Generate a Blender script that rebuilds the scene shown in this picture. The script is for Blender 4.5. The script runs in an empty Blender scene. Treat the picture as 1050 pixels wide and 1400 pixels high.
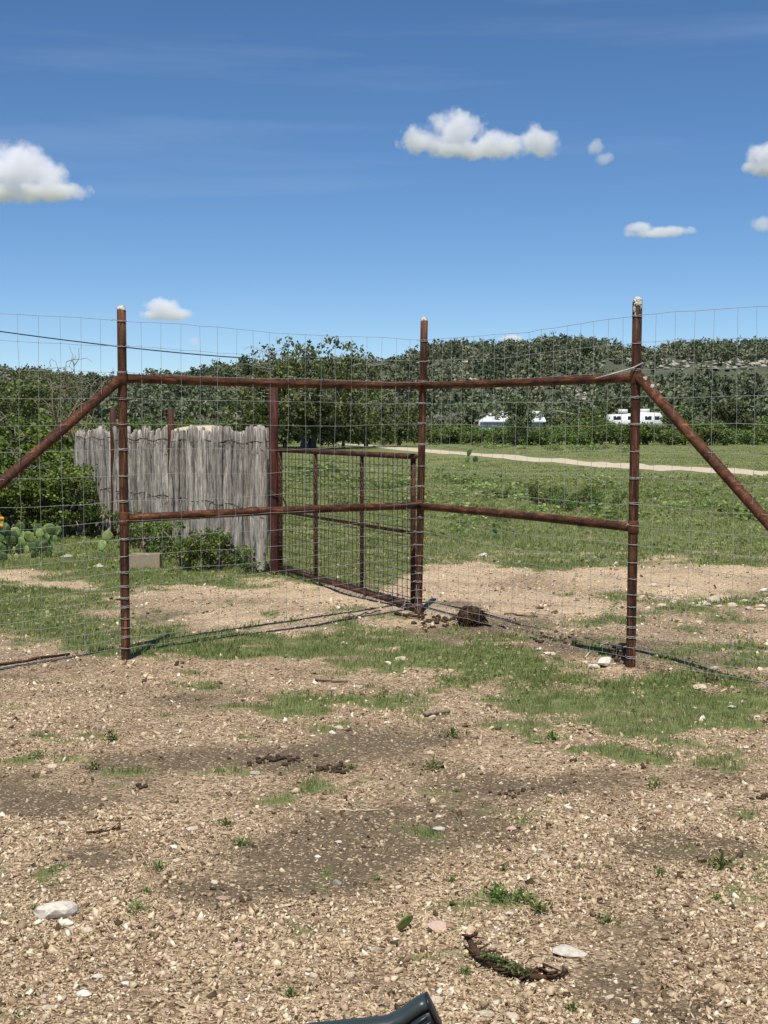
import bpy, bmesh, math, random
import numpy as np
from mathutils import Vector, Matrix

S = bpy.context.scene
C = S.collection
rad = math.radians

# ------------------------------------------------------------------ camera, sky, sun, exposure
F = 1900.0; HZ = 580.0; EYE = 1.65
PITCH = math.atan((700 - HZ) / F)
cam = bpy.data.objects.new('camera', bpy.data.cameras.new('camera')); C.objects.link(cam); S.camera = cam
cam.data.sensor_fit = 'VERTICAL'; cam.data.sensor_height = 36; cam.data.lens = 36 * F / 1400
cam.location = (0, 0, EYE); cam.rotation_euler = (rad(90) - PITCH, 0, 0)
cam.data.clip_start = 0.05; cam.data.clip_end = 20000

world = bpy.data.worlds.new('World'); S.world = world; world.use_nodes = True
nt = world.node_tree; NN = nt.nodes.new; LL = nt.links.new
SUN_EL = 65.0
SUNDIR = Vector((-.11, -.99, 0)).normalized() * math.cos(rad(SUN_EL)) + Vector((0, 0, math.sin(rad(SUN_EL))))
sky = NN('ShaderNodeTexSky'); sky.sky_type = 'NISHITA'; sky.sun_disc = False
sky.sun_elevation = rad(SUN_EL); sky.sun_rotation = math.atan2(SUNDIR.x, SUNDIR.y)
sky.altitude = 600; sky.air_density = 0.7; sky.dust_density = 0.03; sky.ozone_density = 4.0
tcw = NN('ShaderNodeTexCoord')
hs = NN('ShaderNodeHueSaturation'); hs.inputs['Saturation'].default_value = 1.14; hs.inputs['Hue'].default_value = .5
LL(sky.outputs[0], hs.inputs['Color'])
# thin high veils of cirrus
mp = NN('ShaderNodeMapping'); mp.inputs['Scale'].default_value = (1.2, 1.2, 16); mp.inputs['Rotation'].default_value = (0, rad(-2.5), 0)
LL(tcw.outputs['Generated'], mp.inputs['Vector'])
nz = NN('ShaderNodeTexNoise'); nz.inputs['Scale'].default_value = 2.2; nz.inputs['Detail'].default_value = 5; nz.inputs['Roughness'].default_value = .55
LL(mp.outputs[0], nz.inputs['Vector'])
cr = NN('ShaderNodeMapRange'); cr.inputs[1].default_value = .5; cr.inputs[2].default_value = .8; cr.inputs[4].default_value = .12
LL(nz.outputs[0], cr.inputs[0])
mxw = NN('ShaderNodeMix'); mxw.data_type = 'RGBA'; mxw.inputs[7].default_value = (6.2, 6.9, 7.6, 1)
LL(cr.outputs[0], mxw.inputs[0]); LL(hs.outputs[0], mxw.inputs[6])
bg = nt.nodes['Background']; LL(mxw.outputs[2], bg.inputs[0]); bg.inputs[1].default_value = 0.104

sl = bpy.data.lights.new('sun', 'SUN'); sl.energy = 5.0; sl.angle = rad(.5); sl.color = (1, .955, .875)
so = bpy.data.objects.new('sun', sl); C.objects.link(so); so.rotation_euler = (-SUNDIR).to_track_quat('-Z', 'Y').to_euler()
so.location = (0, 0, 50)
S.view_settings.view_transform = 'Standard'; S.view_settings.look = 'None'
S.view_settings.exposure = 0.14; S.view_settings.gamma = 1.0; S.view_settings.use_curve_mapping = False
S.cycles.max_bounces = 16; S.cycles.volume_bounces = 14; S.cycles.diffuse_bounces = 3; S.cycles.transparent_max_bounces = 8

rng = np.random.default_rng(7)
R = random.Random(5)

# ------------------------------------------------------------------ geometry helpers
def smooth(a, b, x):
    t = np.clip((x - a) / (b - a), 0, 1); return t * t * (3 - 2 * t)

def h2(ix, iy, s):
    n = (ix.astype(np.int64) * 374761393 + iy.astype(np.int64) * 668265263 + s * 974711) & 0x7fffffff
    n = ((n ^ (n >> 13)) * 1274126177) & 0x7fffffff
    return ((n ^ (n >> 16)) & 0xffff) / 65535.0

def vnoise(x, y, s=0):
    ix = np.floor(x); iy = np.floor(y); fx = x - ix; fy = y - iy
    fx = fx * fx * (3 - 2 * fx); fy = fy * fy * (3 - 2 * fy)
    a = h2(ix, iy, s); b = h2(ix + 1, iy, s); c = h2(ix, iy + 1, s); d = h2(ix + 1, iy + 1, s)
    return (a * (1 - fx) + b * fx) * (1 - fy) + (c * (1 - fx) + d * fx) * fy

def fbm(x, y, s=0, o=4):
    x = np.asarray(x, float); y = np.asarray(y, float)
    v = 0; amp = .5; t = 0
    for k in range(o):
        v = v + amp * vnoise(x * 2 ** k + 13.7 * k, y * 2 ** k - 7.1 * k, s + k); t += amp; amp *= .5
    return v / t

def depth_of(py, z=0):                                     # distance along y of a level-ground point seen in that row
    s, c = math.sin(PITCH), math.cos(PITCH); v = (700 - py) / F
    dy = c + v * s; dz = -s + v * c
    return (z - EYE) / dz * dy
def at(px, py, Y):                                         # a point at distance Y
    s, c = math.sin(PITCH), math.cos(PITCH); u = (px - 525) / F; v = (700 - py) / F
    k = Y / (c + v * s); return Vector((u * k, Y, EYE + k * (-s + v * c)))
def to_px(X, Y, Z=0):
    s, c = math.sin(PITCH), math.cos(PITCH); dz = Z - EYE
    fw = Y * c - dz * s; up = Y * s + dz * c
    fw = np.maximum(fw, .05)
    return 525 + F * X / fw, 700 - F * up / fw

DITCH = [(700, 860), (745, 872), (800, 890), (862, 911), (930, 925), (1050, 953), (1150, 976)]
DITCH = [(at(a, b, depth_of(b)).x, depth_of(b)) for a, b in DITCH]
def seg_dist(x, y, pts):
    d = np.full(np.shape(x), 1e9)
    for (ax, ay), (bx, by) in zip(pts[:-1], pts[1:]):
        vx, vy = bx - ax, by - ay; t = np.clip(((x - ax) * vx + (y - ay) * vy) / (vx * vx + vy * vy), 0, 1)
        d = np.minimum(d, np.hypot(x - ax - t * vx, y - ay - t * vy))
    return d
def gz(x, y):
    x = np.asarray(x, float); y = np.asarray(y, float)
    z = .030 * (fbm(x * .9, y * .9, 3, 3) - .5) * 2 * (1 - smooth(25, 42, y))
    z = z + .03 * np.exp(-(((x - 2.6) / .8) ** 2 + ((y - 12.8) / .35) ** 2))      # rubble ridge
    z = z + (.012 * (fbm(x * 7, y * 7, 8, 3) - .5)) * (y < 14)
    d = seg_dist(x, y, DITCH)
    wob = .6 + .8 * fbm(x * 5, y * 5, 4, 2)
    z = z - .075 * wob * np.exp(-(d / .045) ** 2)
    z = z + .03 * np.exp(-((d - .13) / .08) ** 2)
    return z
def gp(px, py):
    Y = depth_of(py); p = at(px, py, Y); return Vector((p.x, Y, float(gz(p.x, Y))))

class MB:
    def __init__(s): s.V = []; s.F = []; s.A = []; s.n = 0
    def add(s, V, Fc, col=None):
        V = np.asarray(V, np.float32).reshape(-1, 3); Fc = np.asarray(Fc, np.int64)
        s.V.append(V); s.F.append(Fc + s.n); s.n += len(V)
        if col is None: col = np.full(len(V), .5)
        col = np.broadcast_to(np.asarray(col, np.float32), (len(V),)) if np.ndim(col) < 2 else np.asarray(col, np.float32)
        s.A.append(col)
    def tube(s, pts, r, n=8, cap=True, col=None, twist=0):
        P = np.array([tuple(p) for p in pts], float); m = len(P); r = np.broadcast_to(np.asarray(r, float), (m,))
        T = np.gradient(P, axis=0); T /= np.linalg.norm(T, axis=1)[:, None] + 1e-12
        up = np.array([0, 0, 1.]) if abs(T[0][2]) < .9 else np.array([1., 0, 0])
        V = []
        for i in range(m):
            u = np.cross(up, T[i]); u /= np.linalg.norm(u) + 1e-12; w = np.cross(T[i], u)
            a = np.arange(n) * 2 * math.pi / n + twist
            V.append(P[i] + r[i] * (np.cos(a)[:, None] * u + np.sin(a)[:, None] * w))
        V = np.concatenate(V); Fq = []
        for i in range(m - 1):
            for k in range(n):
                k2 = (k + 1) % n; Fq.append((i * n + k, i * n + k2, (i + 1) * n + k2, (i + 1) * n + k))
        if cap:
            V = np.vstack([V, P[0], P[-1]]); c0 = m * n; 
            Ft = [(c0, (k + 1) % n, k) for k in range(n)] + [(c0 + 1, (m - 1) * n + k, (m - 1) * n + (k + 1) % n) for k in range(n)]
            s.add(V, Fq, col); nb = s.n - len(V)
            s.F.append(np.asarray(Ft) + nb)
        else: s.add(V, Fq, col)
    def box(s, c, d, col=None, rot=None, jit=0, rg=None):
        V = np.array([(x, y, z) for x in (-1, 1) for y in (-1, 1) for z in (-1, 1)], float) * np.array(d) / 2
        if jit: V = V + (rg or rng).uniform(-jit, jit, V.shape) * np.array(d)
        if rot is not None: V = V @ np.array(rot.to_3x3()).T
        s.add(V + np.array(tuple(c)), [(0, 1, 3, 2), (4, 6, 7, 5), (0, 4, 5, 1), (2, 3, 7, 6), (0, 2, 6, 4), (1, 5, 7, 3)], col)
    def mesh(s, name, mat, smooth=False):
        me = bpy.data.meshes.new(name)
        V = np.concatenate(s.V).astype(np.float32)
        me.vertices.add(len(V)); me.vertices.foreach_set('co', V.ravel())
        loops = np.concatenate([f.ravel() for f in s.F]); tot = np.concatenate([np.full(len(f), f.shape[1]) for f in s.F])
        st = np.concatenate([[0], np.cumsum(tot)[:-1]])
        me.loops.add(len(loops)); me.loops.foreach_set('vertex_index', loops.astype(np.int32))
        me.polygons.add(len(tot)); me.polygons.foreach_set('loop_start', st.astype(np.int32)); me.polygons.foreach_set('loop_total', tot.astype(np.int32))
        if smooth: me.polygons.foreach_set('use_smooth', np.ones(len(tot), bool))
        a = s.A[0]
        if a.ndim == 1:
            at_ = me.attributes.new('tone', 'FLOAT', 'POINT'); at_.data.foreach_set('value', np.concatenate(s.A).astype(np.float32))
        else:
            at_ = me.attributes.new('cover', 'FLOAT_COLOR', 'POINT'); at_.data.foreach_set('color', np.concatenate(s.A).astype(np.float32).ravel())
        me.update(calc_edges=True); me.validate()
        if mat: me.materials.append(mat)
        return me
    def build(s, name, mat, parent=None, loc=None, smooth=False):
        return link(name, s.mesh(name, mat, smooth), parent, loc)

def link(name, me, parent=None, loc=None, rz=0, sc=None):
    o = bpy.data.objects.new(name, me); C.objects.link(o)
    if parent is not None: o.parent = parent
    if loc is not None: o.location = loc
    if rz: o.rotation_euler = (0, 0, rz)
    if sc is not None: o.scale = (sc,) * 3 if np.isscalar(sc) else sc
    return o
def tag(o, label=None, cat=None, group=None, kind=None):
    if label: o['label'] = label
    if cat: o['category'] = cat
    if group: o['group'] = group
    if kind: o['kind'] = kind
    return o
def empty(name, loc, rz=0, sc=None):
    return link(name, None, None, loc, rz, sc)
def copy_tree(o, parent=None):
    c = o.copy(); C.objects.link(c); c.parent = parent
    for ch in list(o.children): copy_tree(ch, c)
    return c

# ------------------------------------------------------------------ materials
def mat(name):
    m = bpy.data.materials.new(name); m.use_nodes = True; t = m.node_tree
    return m, t, t.nodes['Principled BSDF'], t.nodes.new, t.links.new
def ramp(N, stops):
    r = N('ShaderNodeValToRGB'); e = r.color_ramp.elements
    while len(e) < len(stops): e.new(.5)
    for i, (p, c) in enumerate(stops): e[i].position = p; e[i].color = (*c, 1)
    return r
def noise(N, L, vec, sc, det=4, ro=.55):
    n = N('ShaderNodeTexNoise'); n.inputs['Scale'].default_value = sc; n.inputs['Detail'].default_value = det; n.inputs['Roughness'].default_value = ro
    L(vec, n.inputs['Vector']); return n
def bump(N, L, h, b, st, dist=.01):
    n = N('ShaderNodeBump'); n.inputs['Strength'].default_value = st; n.inputs['Distance'].default_value = dist
    L(h, n.inputs['Height']); L(n.outputs[0], b.inputs['Normal']); return n
def mix(N, L, fac, a, b, mode='MIX'):
    m = N('ShaderNodeMix'); m.data_type = 'RGBA'; m.blend_type = mode
    for v, s in ((fac, m.inputs[0]), (a, m.inputs[6]), (b, m.inputs[7])):
        if isinstance(v, bpy.types.NodeSocket): L(v, s)
        elif np.isscalar(v): s.default_value = v
        else: s.default_value = (*v, 1)
    return m.outputs[2]

def foliage(name, c0, c1, c2, trans=.25, rough=.6, objvar=.3):
    m, t, b, N, L = mat(name)
    a = N('ShaderNodeAttribute'); a.attribute_name = 'tone'
    r = ramp(N, [(0, c0), (.5, c1), (1, c2)]); L(a.outputs['Fac'], r.inputs[0])
    oi = N('ShaderNodeObjectInfo'); h = N('ShaderNodeHueSaturation')
    mr = N('ShaderNodeMapRange'); mr.inputs[3].default_value = 1 - objvar; mr.inputs[4].default_value = 1 + objvar; L(oi.outputs['Random'], mr.inputs[0])
    L(mr.outputs[0], h.inputs['Value']); L(r.outputs[0], h.inputs['Color'])
    m2 = N('ShaderNodeMath'); m2.operation = 'MULTIPLY_ADD'; L(oi.outputs['Random'], m2.inputs[0]); m2.inputs[1].default_value = .035; m2.inputs[2].default_value = .485
    L(m2.outputs[0], h.inputs['Hue'])
    L(h.outputs[0], b.inputs['Base Color']); b.inputs['Roughness'].default_value = rough; b.inputs['Specular IOR Level'].default_value = .25
    tr = N('ShaderNodeBsdfTranslucent'); L(h.outputs[0], tr.inputs[0]); ms = N('ShaderNodeMixShader'); ms.inputs[0].default_value = trans
    L(b.outputs[0], ms.inputs[1]); L(tr.outputs[0], ms.inputs[2]); L(ms.outputs[0], t.nodes['Material Output'].inputs[0])
    return m

def bark(name, c0, c1, sc=20):
    m, t, b, N, L = mat(name); tc = N('ShaderNodeTexCoord'); mpp = N('ShaderNodeMapping'); mpp.inputs['Scale'].default_value = (1, 1, .15)
    L(tc.outputs['Object'], mpp.inputs[0]); n = noise(N, L, mpp.outputs[0], sc, 6, .65)
    r = ramp(N, [(.3, c0), (.7, c1)]); L(n.outputs[0], r.inputs[0]); L(r.outputs[0], b.inputs['Base Color']); b.inputs['Roughness'].default_value = .9
    bump(N, L, n.outputs[0], b, .6, .02); return m

def rust(name, dark, mid, hi, vert=True):
    m, t, b, N, L = mat(name); tc = N('ShaderNodeTexCoord'); mpp = N('ShaderNodeMapping')
    mpp.inputs['Scale'].default_value = (1, 1, .12) if vert else ((.25, .25, 1) if vert is False else (.7, .7, .7))
    g = N('ShaderNodeNewGeometry'); L(g.outputs['Position'], mpp.inputs[0])
    n = noise(N, L, mpp.outputs[0], 38, 6, .65); n2 = noise(N, L, g.outputs['Position'], 90, 4, .7); n3 = noise(N, L, g.outputs['Position'], 4.5, 3, .5)
    r = ramp(N, [(.3, dark), (.5, mid), (.74, hi)]); L(n.outputs[0], r.inputs[0])
    r2 = ramp(N, [(.4, (.45, .42, .42)), (.6, (1, 1, 1))]); L(n2.outputs[0], r2.inputs[0])
    r3 = ramp(N, [(.35, (.62, .6, .62)), (.65, (1.15, 1.1, 1.0))]); L(n3.outputs[0], r3.inputs[0])
    mp4 = N('ShaderNodeMapping'); mp4.inputs['Scale'].default_value = (1, 1, .035) if vert else ((.08, .08, 1) if vert is False else (.35, .35, .35)); L(g.outputs['Position'], mp4.inputs[0])
    n4 = noise(N, L, mp4.outputs[0], 70, 3, .6); r4 = ramp(N, [(.56, (0, 0, 0)), (.68, (1, 1, 1))]); L(n4.outputs[0], r4.inputs[0])
    r0 = mix(N, L, r4.outputs[0], r.outputs[0], tuple(x * 1.45 for x in hi)); n5 = noise(N, L, g.outputs['Position'], 14, 5, .7); r5 = ramp(N, [(.56, (0, 0, 0)), (.66, (1, 1, 1))]); L(n5.outputs[0], r5.inputs[0])
    r0 = mix(N, L, mix(N, L, .6, (0, 0, 0), r5.outputs[0]), r0, tuple(x * .7 for x in dark))
    c = mix(N, L, 1.0, mix(N, L, .75, r0, r2.outputs[0], 'MULTIPLY'), r3.outputs[0], 'MULTIPLY')
    L(c, b.inputs['Base Color']); b.inputs['Roughness'].default_value = .72; b.inputs['Specular IOR Level'].default_value = .25
    bump(N, L, n2.outputs[0], b, .45, .004); return m

M = {}
M['rust'] = rust('rusty_steel', (.020, .011, .008), (.080, .034, .018), (.20, .085, .036))
M['rust_h'] = rust('rusty_rail_steel', (.034, .014, .009), (.110, .042, .019), (.23, .088, .034), False)
M['rust_b'] = rust('rusty_brace_steel', (.034, .014, .009), (.110, .042, .019), (.19, .072, .030), None)
M['rust_red'] = rust('red_primer_steel', (.035, .012, .010), (.082, .026, .019), (.14, .045, .03))
M['gate'] = rust('brown_gate_steel', (.03, .014, .011), (.085, .034, .024), (.16, .07, .045), False)
def plain(name, c, rough=.5, metal=0, var=.2, sc=30, spec=.5, bm=0):
    m, t, b, N, L = mat(name); g = N('ShaderNodeTexCoord'); n = noise(N, L, g.outputs['Object'], sc, 5, .6)
    r = ramp(N, [(.3, tuple(x * (1 - var) for x in c)), (.7, tuple(min(1, x * (1 + var)) for x in c))]); L(n.outputs[0], r.inputs[0])
    L(r.outputs[0], b.inputs['Base Color']); b.inputs['Roughness'].default_value = rough; b.inputs['Metallic'].default_value = metal
    b.inputs['Specular IOR Level'].default_value = spec
    if bm: bump(N, L, n.outputs[0], b, bm, .01)
    return m
M['wire'] = plain('galvanised_wire', (.40, .39, .37), .55, .3, .2, 8)
M['darkwire'] = plain('dark_weathered_wire', (.055, .042, .034), .7, .1, .3, 8)
M['white_cap'] = plain('white_mortar_cap', (.50, .48, .43), .9, 0, .55, 70, .2, .8)
M['white_metal'] = plain('white_metal_sheet', (.62, .63, .65), .5, 0, .06, 1)
M['white_gel'] = plain('white_trailer_skin', (.60, .60, .59), .5, 0, .08, 1)
M['dark_glass'] = plain('dark_window_glass', (.03, .035, .04), .15, 0, .1, 4)
M['grey_plastic'] = plain('dark_grey_green_plastic', (.030, .042, .040), .38, 0, .12, 60, .5, .05)
M['black_plastic'] = plain('black_plastic', (.012, .012, .016), .45, 0, .2, 90, .5, .1)
M['block'] = plain('tan_concrete', (.31, .25, .17), .9, 0, .18, 40, .2, .3)
M['power'] = plain('black_cable', (.03, .03, .04), .5, 0, .1, 3)
M['orange'] = plain('orange_petal', (.75, .30, .03), .6, 0, .2, 30)
M['soil'] = plain('dark_soil_clod', (.07, .048, .033), 1, 0, .5, 60, .1, .8)
M['straw'] = plain('dry_straw', (.50, .42, .30), .8, 0, .2, 30)
M['roots'] = plain('dark_brown_roots', (.075, .042, .026), .95, 0, .55, 70, .1, .5)
M['stick'] = plain('weathered_stick', (.24, .18, .13), .9, 0, .45, 60, .2, .6)
M['bark'] = bark('grey_brown_bark', (.055, .045, .036), (.20, .17, .14), 9)
M['lichen_bark'] = bark('pale_lichen_bark', (.20, .19, .17), (.46, .44, .40), 9)
M['oak'] = foliage('live_oak_leaves', (.045, .064, .020), (.115, .148, .045), (.23, .255, .09), .2)
M['juniper'] = foliage('juniper_foliage', (.046, .064, .026), (.105, .130, .052), (.19, .205, .095), .12, objvar=.34)
M['hillscrub'] = foliage('hill_scrub_foliage', (.050, .064, .032), (.115, .132, .066), (.23, .23, .145), .12)
M['willow'] = foliage('bright_brush_leaves', (.058, .088, .024), (.14, .195, .050), (.24, .30, .09), .3, objvar=.2)
M['bush'] = foliage('cedar_bush_leaves', (.028, .048, .011), (.11, .165, .03), (.28, .36, .065), .3, objvar=.15)
M['weed'] = foliage('weed_leaves', (.055, .090, .022), (.135, .195, .048), (.27, .33, .10), .3)
M['gourd'] = foliage('broad_leaves', (.10, .15, .04), (.20, .27, .075), (.36, .42, .17), .3)
M['cactus'] = foliage('prickly_pear_skin', (.045, .075, .03), (.085, .13, .045), (.24, .32, .09), .0, .5, .25)
M['moss'] = foliage('dull_moss', (.04, .055, .02), (.09, .12, .04), (.16, .19, .07), .1)
M['grass'] = foliage('grass_blades', (.125, .165, .045), (.235, .285, .092), (.42, .42, .19), .35, objvar=0)
M['drygrass'] = foliage('dry_grass', (.28, .22, .13), (.42, .35, .22), (.58, .5, .33), .2)

# limestone rock
def rockmat(name, a, b_, c_):
    m, t, b, N, L = mat(name); tc = N('ShaderNodeTexCoord'); oi = N('ShaderNodeObjectInfo')
    n = noise(N, L, tc.outputs['Object'], 9, 6, .65); n2 = noise(N, L, tc.outputs['Object'], 60, 4, .7)
    r = ramp(N, [(.28, a), (.5, b_), (.72, c_)]); L(n.outputs[0], r.inputs[0])
    h = N('ShaderNodeHueSaturation'); mr = N('ShaderNodeMapRange'); mr.inputs[3].default_value = .78; mr.inputs[4].default_value = 1.12
    L(oi.outputs['Random'], mr.inputs[0]); L(mr.outputs[0], h.inputs['Value']); L(r.outputs[0], h.inputs['Color'])
    L(h.outputs[0], b.inputs['Base Color']); b.inputs['Roughness'].default_value = .9; b.inputs['Specular IOR Level'].default_value = .2
    bump(N, L, n2.outputs[0], b, .5, .004); return m
M['rock'] = rockmat('pale_limestone', (.36, .28, .19), (.55, .46, .34), (.68, .60, .47))
M['rock_white'] = rockmat('white_limestone', (.46, .41, .32), (.66, .60, .50), (.78, .73, .63))
M['rock_pink'] = rockmat('pinkish_limestone', (.36, .24, .18), (.52, .37, .29), (.60, .46, .37))
M['rock_grey'] = rockmat('grey_limestone', (.14, .13, .12), (.30, .28, .25), (.46, .44, .40))
M['cliff'] = rockmat('hillside_limestone', (.22, .20, .155), (.46, .425, .345), (.64, .60, .51))

# gravel chips
m, t, b, N, L = mat('gravel_chips'); a = N('ShaderNodeAttribute'); a.attribute_name = 'tone'
r = ramp(N, [(0, (.08, .052, .03)), (.2, (.24, .165, .097)), (.45, (.445, .325, .21)), (.7, (.57, .445, .285)), (.9, (.67, .56, .395)), (1, (.73, .65, .51))])
L(a.outputs['Fac'], r.inputs[0]); g = N('ShaderNodeNewGeometry'); n = noise(N, L, g.outputs['Position'], 120, 3)
c = mix(N, L, .35, r.outputs[0], n.outputs[0], 'MULTIPLY'); L(r.outputs[0], b.inputs['Base Color']); b.inputs['Roughness'].default_value = .9; b.inputs['Specular IOR Level'].default_value = .15
M['gravel'] = m

# ground: cover.r = turf, cover.g = dark fine soil, plus painted shade along the rut
m, t, b, N, L = mat('gravelly_ground')
g = N('ShaderNodeNewGeometry'); P = g.outputs['Position']
at_ = N('ShaderNodeAttribute'); at_.attribute_name = 'cover'; sx = N('ShaderNodeSeparateColor'); L(at_.outputs['Color'], sx.inputs[0])
wn = noise(N, L, P, 25, 3); 
vw = N('ShaderNodeVectorMath'); vw.operation = 'MULTIPLY_ADD'; L(wn.outputs['Color'], vw.inputs[0]); vw.inputs[1].default_value = (.02, .02, .02); L(P, vw.inputs[2])
v1 = N('ShaderNodeTexVoronoi'); v1.inputs['Scale'].default_value = 105; L(vw.outputs[0], v1.inputs['Vector'])
v2 = N('ShaderNodeTexVoronoi'); v2.inputs['Scale'].default_value = 45; L(vw.outputs[0], v2.inputs['Vector'])
s1 = N('ShaderNodeSeparateColor'); L(v1.outputs['Color'], s1.inputs[0]); s2 = N('ShaderNodeSeparateColor'); L(v2.outputs['Color'], s2.inputs[0])
r1 = ramp(N, [(0, (.055, .037, .022)), (.25, (.19, .13, .077)), (.55, (.405, .292, .19)), (.8, (.55, .425, .27)), (1, (.70, .585, .42))]); L(s1.outputs[0], r1.inputs[0])
r2 = ramp(N, [(0, (.22, .15, .10)), (.5, (.40, .29, .20)), (1, (.58, .46, .34))]); L(s2.outputs[0], r2.inputs[0])
big = N('ShaderNodeMath'); big.operation = 'GREATER_THAN'; L(s2.outputs[1], big.inputs[0]); big.inputs[1].default_value = .72
grav = mix(N, L, big.outputs[0], r1.outputs[0], r2.outputs[0])
nb = noise(N, L, P, 1.7, 5, .6); rb = ramp(N, [(.3, (.72, .68, .64)), (.7, (1.12, 1.1, 1.06))]); L(nb.outputs[0], rb.inputs[0])
grav = mix(N, L, 1.0, grav, rb.outputs[0], 'MULTIPLY')
grav = mix(N, L, sx.outputs[2], grav, mix(N, L, .30, mix(N, L, 1.0, grav, (1.35, 1.32, 1.25), 'MULTIPLY'), (.66, .54, .38)))
ns = noise(N, L, P, 60, 5, .7); rs = ramp(N, [(.3, (.072, .055, .034)), (.6, (.17, .13, .082)), (.8, (.32, .25, .16))]); L(ns.outputs[0], rs.inputs[0])
spk = ramp(N, [(.78, (0, 0, 0)), (.86, (1, 1, 1))]); L(s1.outputs[1], spk.inputs[0])
soil = mix(N, L, spk.outputs[0], rs.outputs[0], r1.outputs[0])
nn = noise(N, L, P, 22, 4, .6)
df = N('ShaderNodeMath'); df.operation = 'MULTIPLY_ADD'; L(nn.outputs[0], df.inputs[0]); df.inputs[1].default_value = .9; df.inputs[2].default_value = -.45
ad = N('ShaderNodeMath'); ad.operation = 'ADD'; ad.use_clamp = True; L(sx.outputs[1], ad.inputs[0]); L(df.outputs[0], ad.inputs[1])
rd = ramp(N, [(.15, (0, 0, 0)), (.9, (.92, .92, .92))]); L(ad.outputs[0], rd.inputs[0])
c1 = mix(N, L, rd.outputs[0], grav, soil)
ng = noise(N, L, P, 9, 6, .65); rg = ramp(N, [(.25, (.09, .11, .038)), (.5, (.17, .195, .072)), (.75, (.29, .285, .13))]); L(ng.outputs[0], rg.inputs[0])
ngl = noise(N, L, P, .22, 5, .6); rgl = ramp(N, [(.3, (.70, .80, .62)), (.55, (1, 1, 1)), (.75, (1.28, 1.12, 1.0))]); L(ngl.outputs[0], rgl.inputs[0])
gr = mix(N, L, 1.0, rg.outputs[0], rgl.outputs[0], 'MULTIPLY')
ag = N('ShaderNodeMath'); ag.operation = 'ADD'; ag.use_clamp = True; L(sx.outputs[0], ag.inputs[0]); L(df.outputs[0], ag.inputs[1])
rgm = ramp(N, [(.2, (0, 0, 0)), (.6, (.42, .42, .42)), (1.0, (1, 1, 1))]); L(ag.outputs[0], rgm.inputs[0])
c2 = mix(N, L, rgm.outputs[0], c1, gr)
L(c2, b.inputs['Base Color']); b.inputs['Roughness'].default_value = .95; b.inputs['Specular IOR Level'].default_value = .1
hh = N('ShaderNodeMath'); hh.operation = 'MULTIPLY_ADD'; L(v1.outputs['Distance'], hh.inputs[0]); hh.inputs[1].default_value = -1; L(ns.outputs[0], hh.inputs[2])
bump(N, L, hh.outputs[0], b, .8, .012)
M['ground'] = m
m, t, b, N, L = mat('hill_soil'); g = N('ShaderNodeNewGeometry'); n = noise(N, L, g.outputs['Position'], .25, 8, .7)
r = ramp(N, [(.3, (.045, .055, .028)), (.55, (.075, .082, .045)), (.8, (.17, .155, .105))]); L(n.outputs[0], r.inputs[0]); L(r.outputs[0], b.inputs['Base Color']); b.inputs['Roughness'].default_value = 1
M['hill'] = m
m, t, b, N, L = mat('caliche_track'); g = N('ShaderNodeNewGeometry'); n = noise(N, L, g.outputs['Position'], 2.5, 8, .7)
r = ramp(N, [(.3, (.36, .29, .19)), (.55, (.52, .44, .32)), (.8, (.60, .53, .41))]); L(n.outputs[0], r.inputs[0]); L(r.outputs[0], b.inputs['Base Color']); b.inputs['Roughness'].default_value = 1
M['track'] = m
# weathered cedar stakes
m, t, b, N, L = mat('weathered_cedar'); tc = N('ShaderNodeTexCoord'); oi = N('ShaderNodeObjectInfo')
sh = N('ShaderNodeVectorMath'); sh.operation = 'MULTIPLY_ADD'; L(oi.outputs['Random'], sh.inputs[0]); sh.inputs[1].default_value = (37, 21, 11); L(tc.outputs['Object'], sh.inputs[2])
mpp = N('ShaderNodeMapping'); mpp.inputs['Scale'].default_value = (1, 1, .07); L(sh.outputs[0], mpp.inputs[0])
n1 = noise(N, L, mpp.outputs[0], 75, 6, .7); n2 = noise(N, L, sh.outputs[0], 14, 5, .7)
r1 = ramp(N, [(.3, (.04, .034, .028)), (.43, (.27, .245, .215)), (.56, (.54, .51, .47)), (.75, (.74, .715, .68))]); L(n1.outputs[0], r1.inputs[0])
r2 = ramp(N, [(.3, (.62, .56, .5)), (.65, (1.05, 1.03, 1.0))]); L(n2.outputs[0], r2.inputs[0])
c = mix(N, L, 1.0, r1.outputs[0], r2.outputs[0], 'MULTIPLY'); h = N('ShaderNodeHueSaturation'); mr = N('ShaderNodeMapRange'); mr.inputs[3].default_value = .62; mr.inputs[4].default_value = 1.18
L(oi.outputs['Random'], mr.inputs[0]); L(mr.outputs[0], h.inputs['Value']); L(c, h.inputs['Color']); L(h.outputs[0], b.inputs['Base Color'])
b.inputs['Roughness'].default_value = .9; b.inputs['Specular IOR Level'].default_value = .15; bump(N, L, n1.outputs[0], b, .9, .012)
M['cedar'] = m

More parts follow.
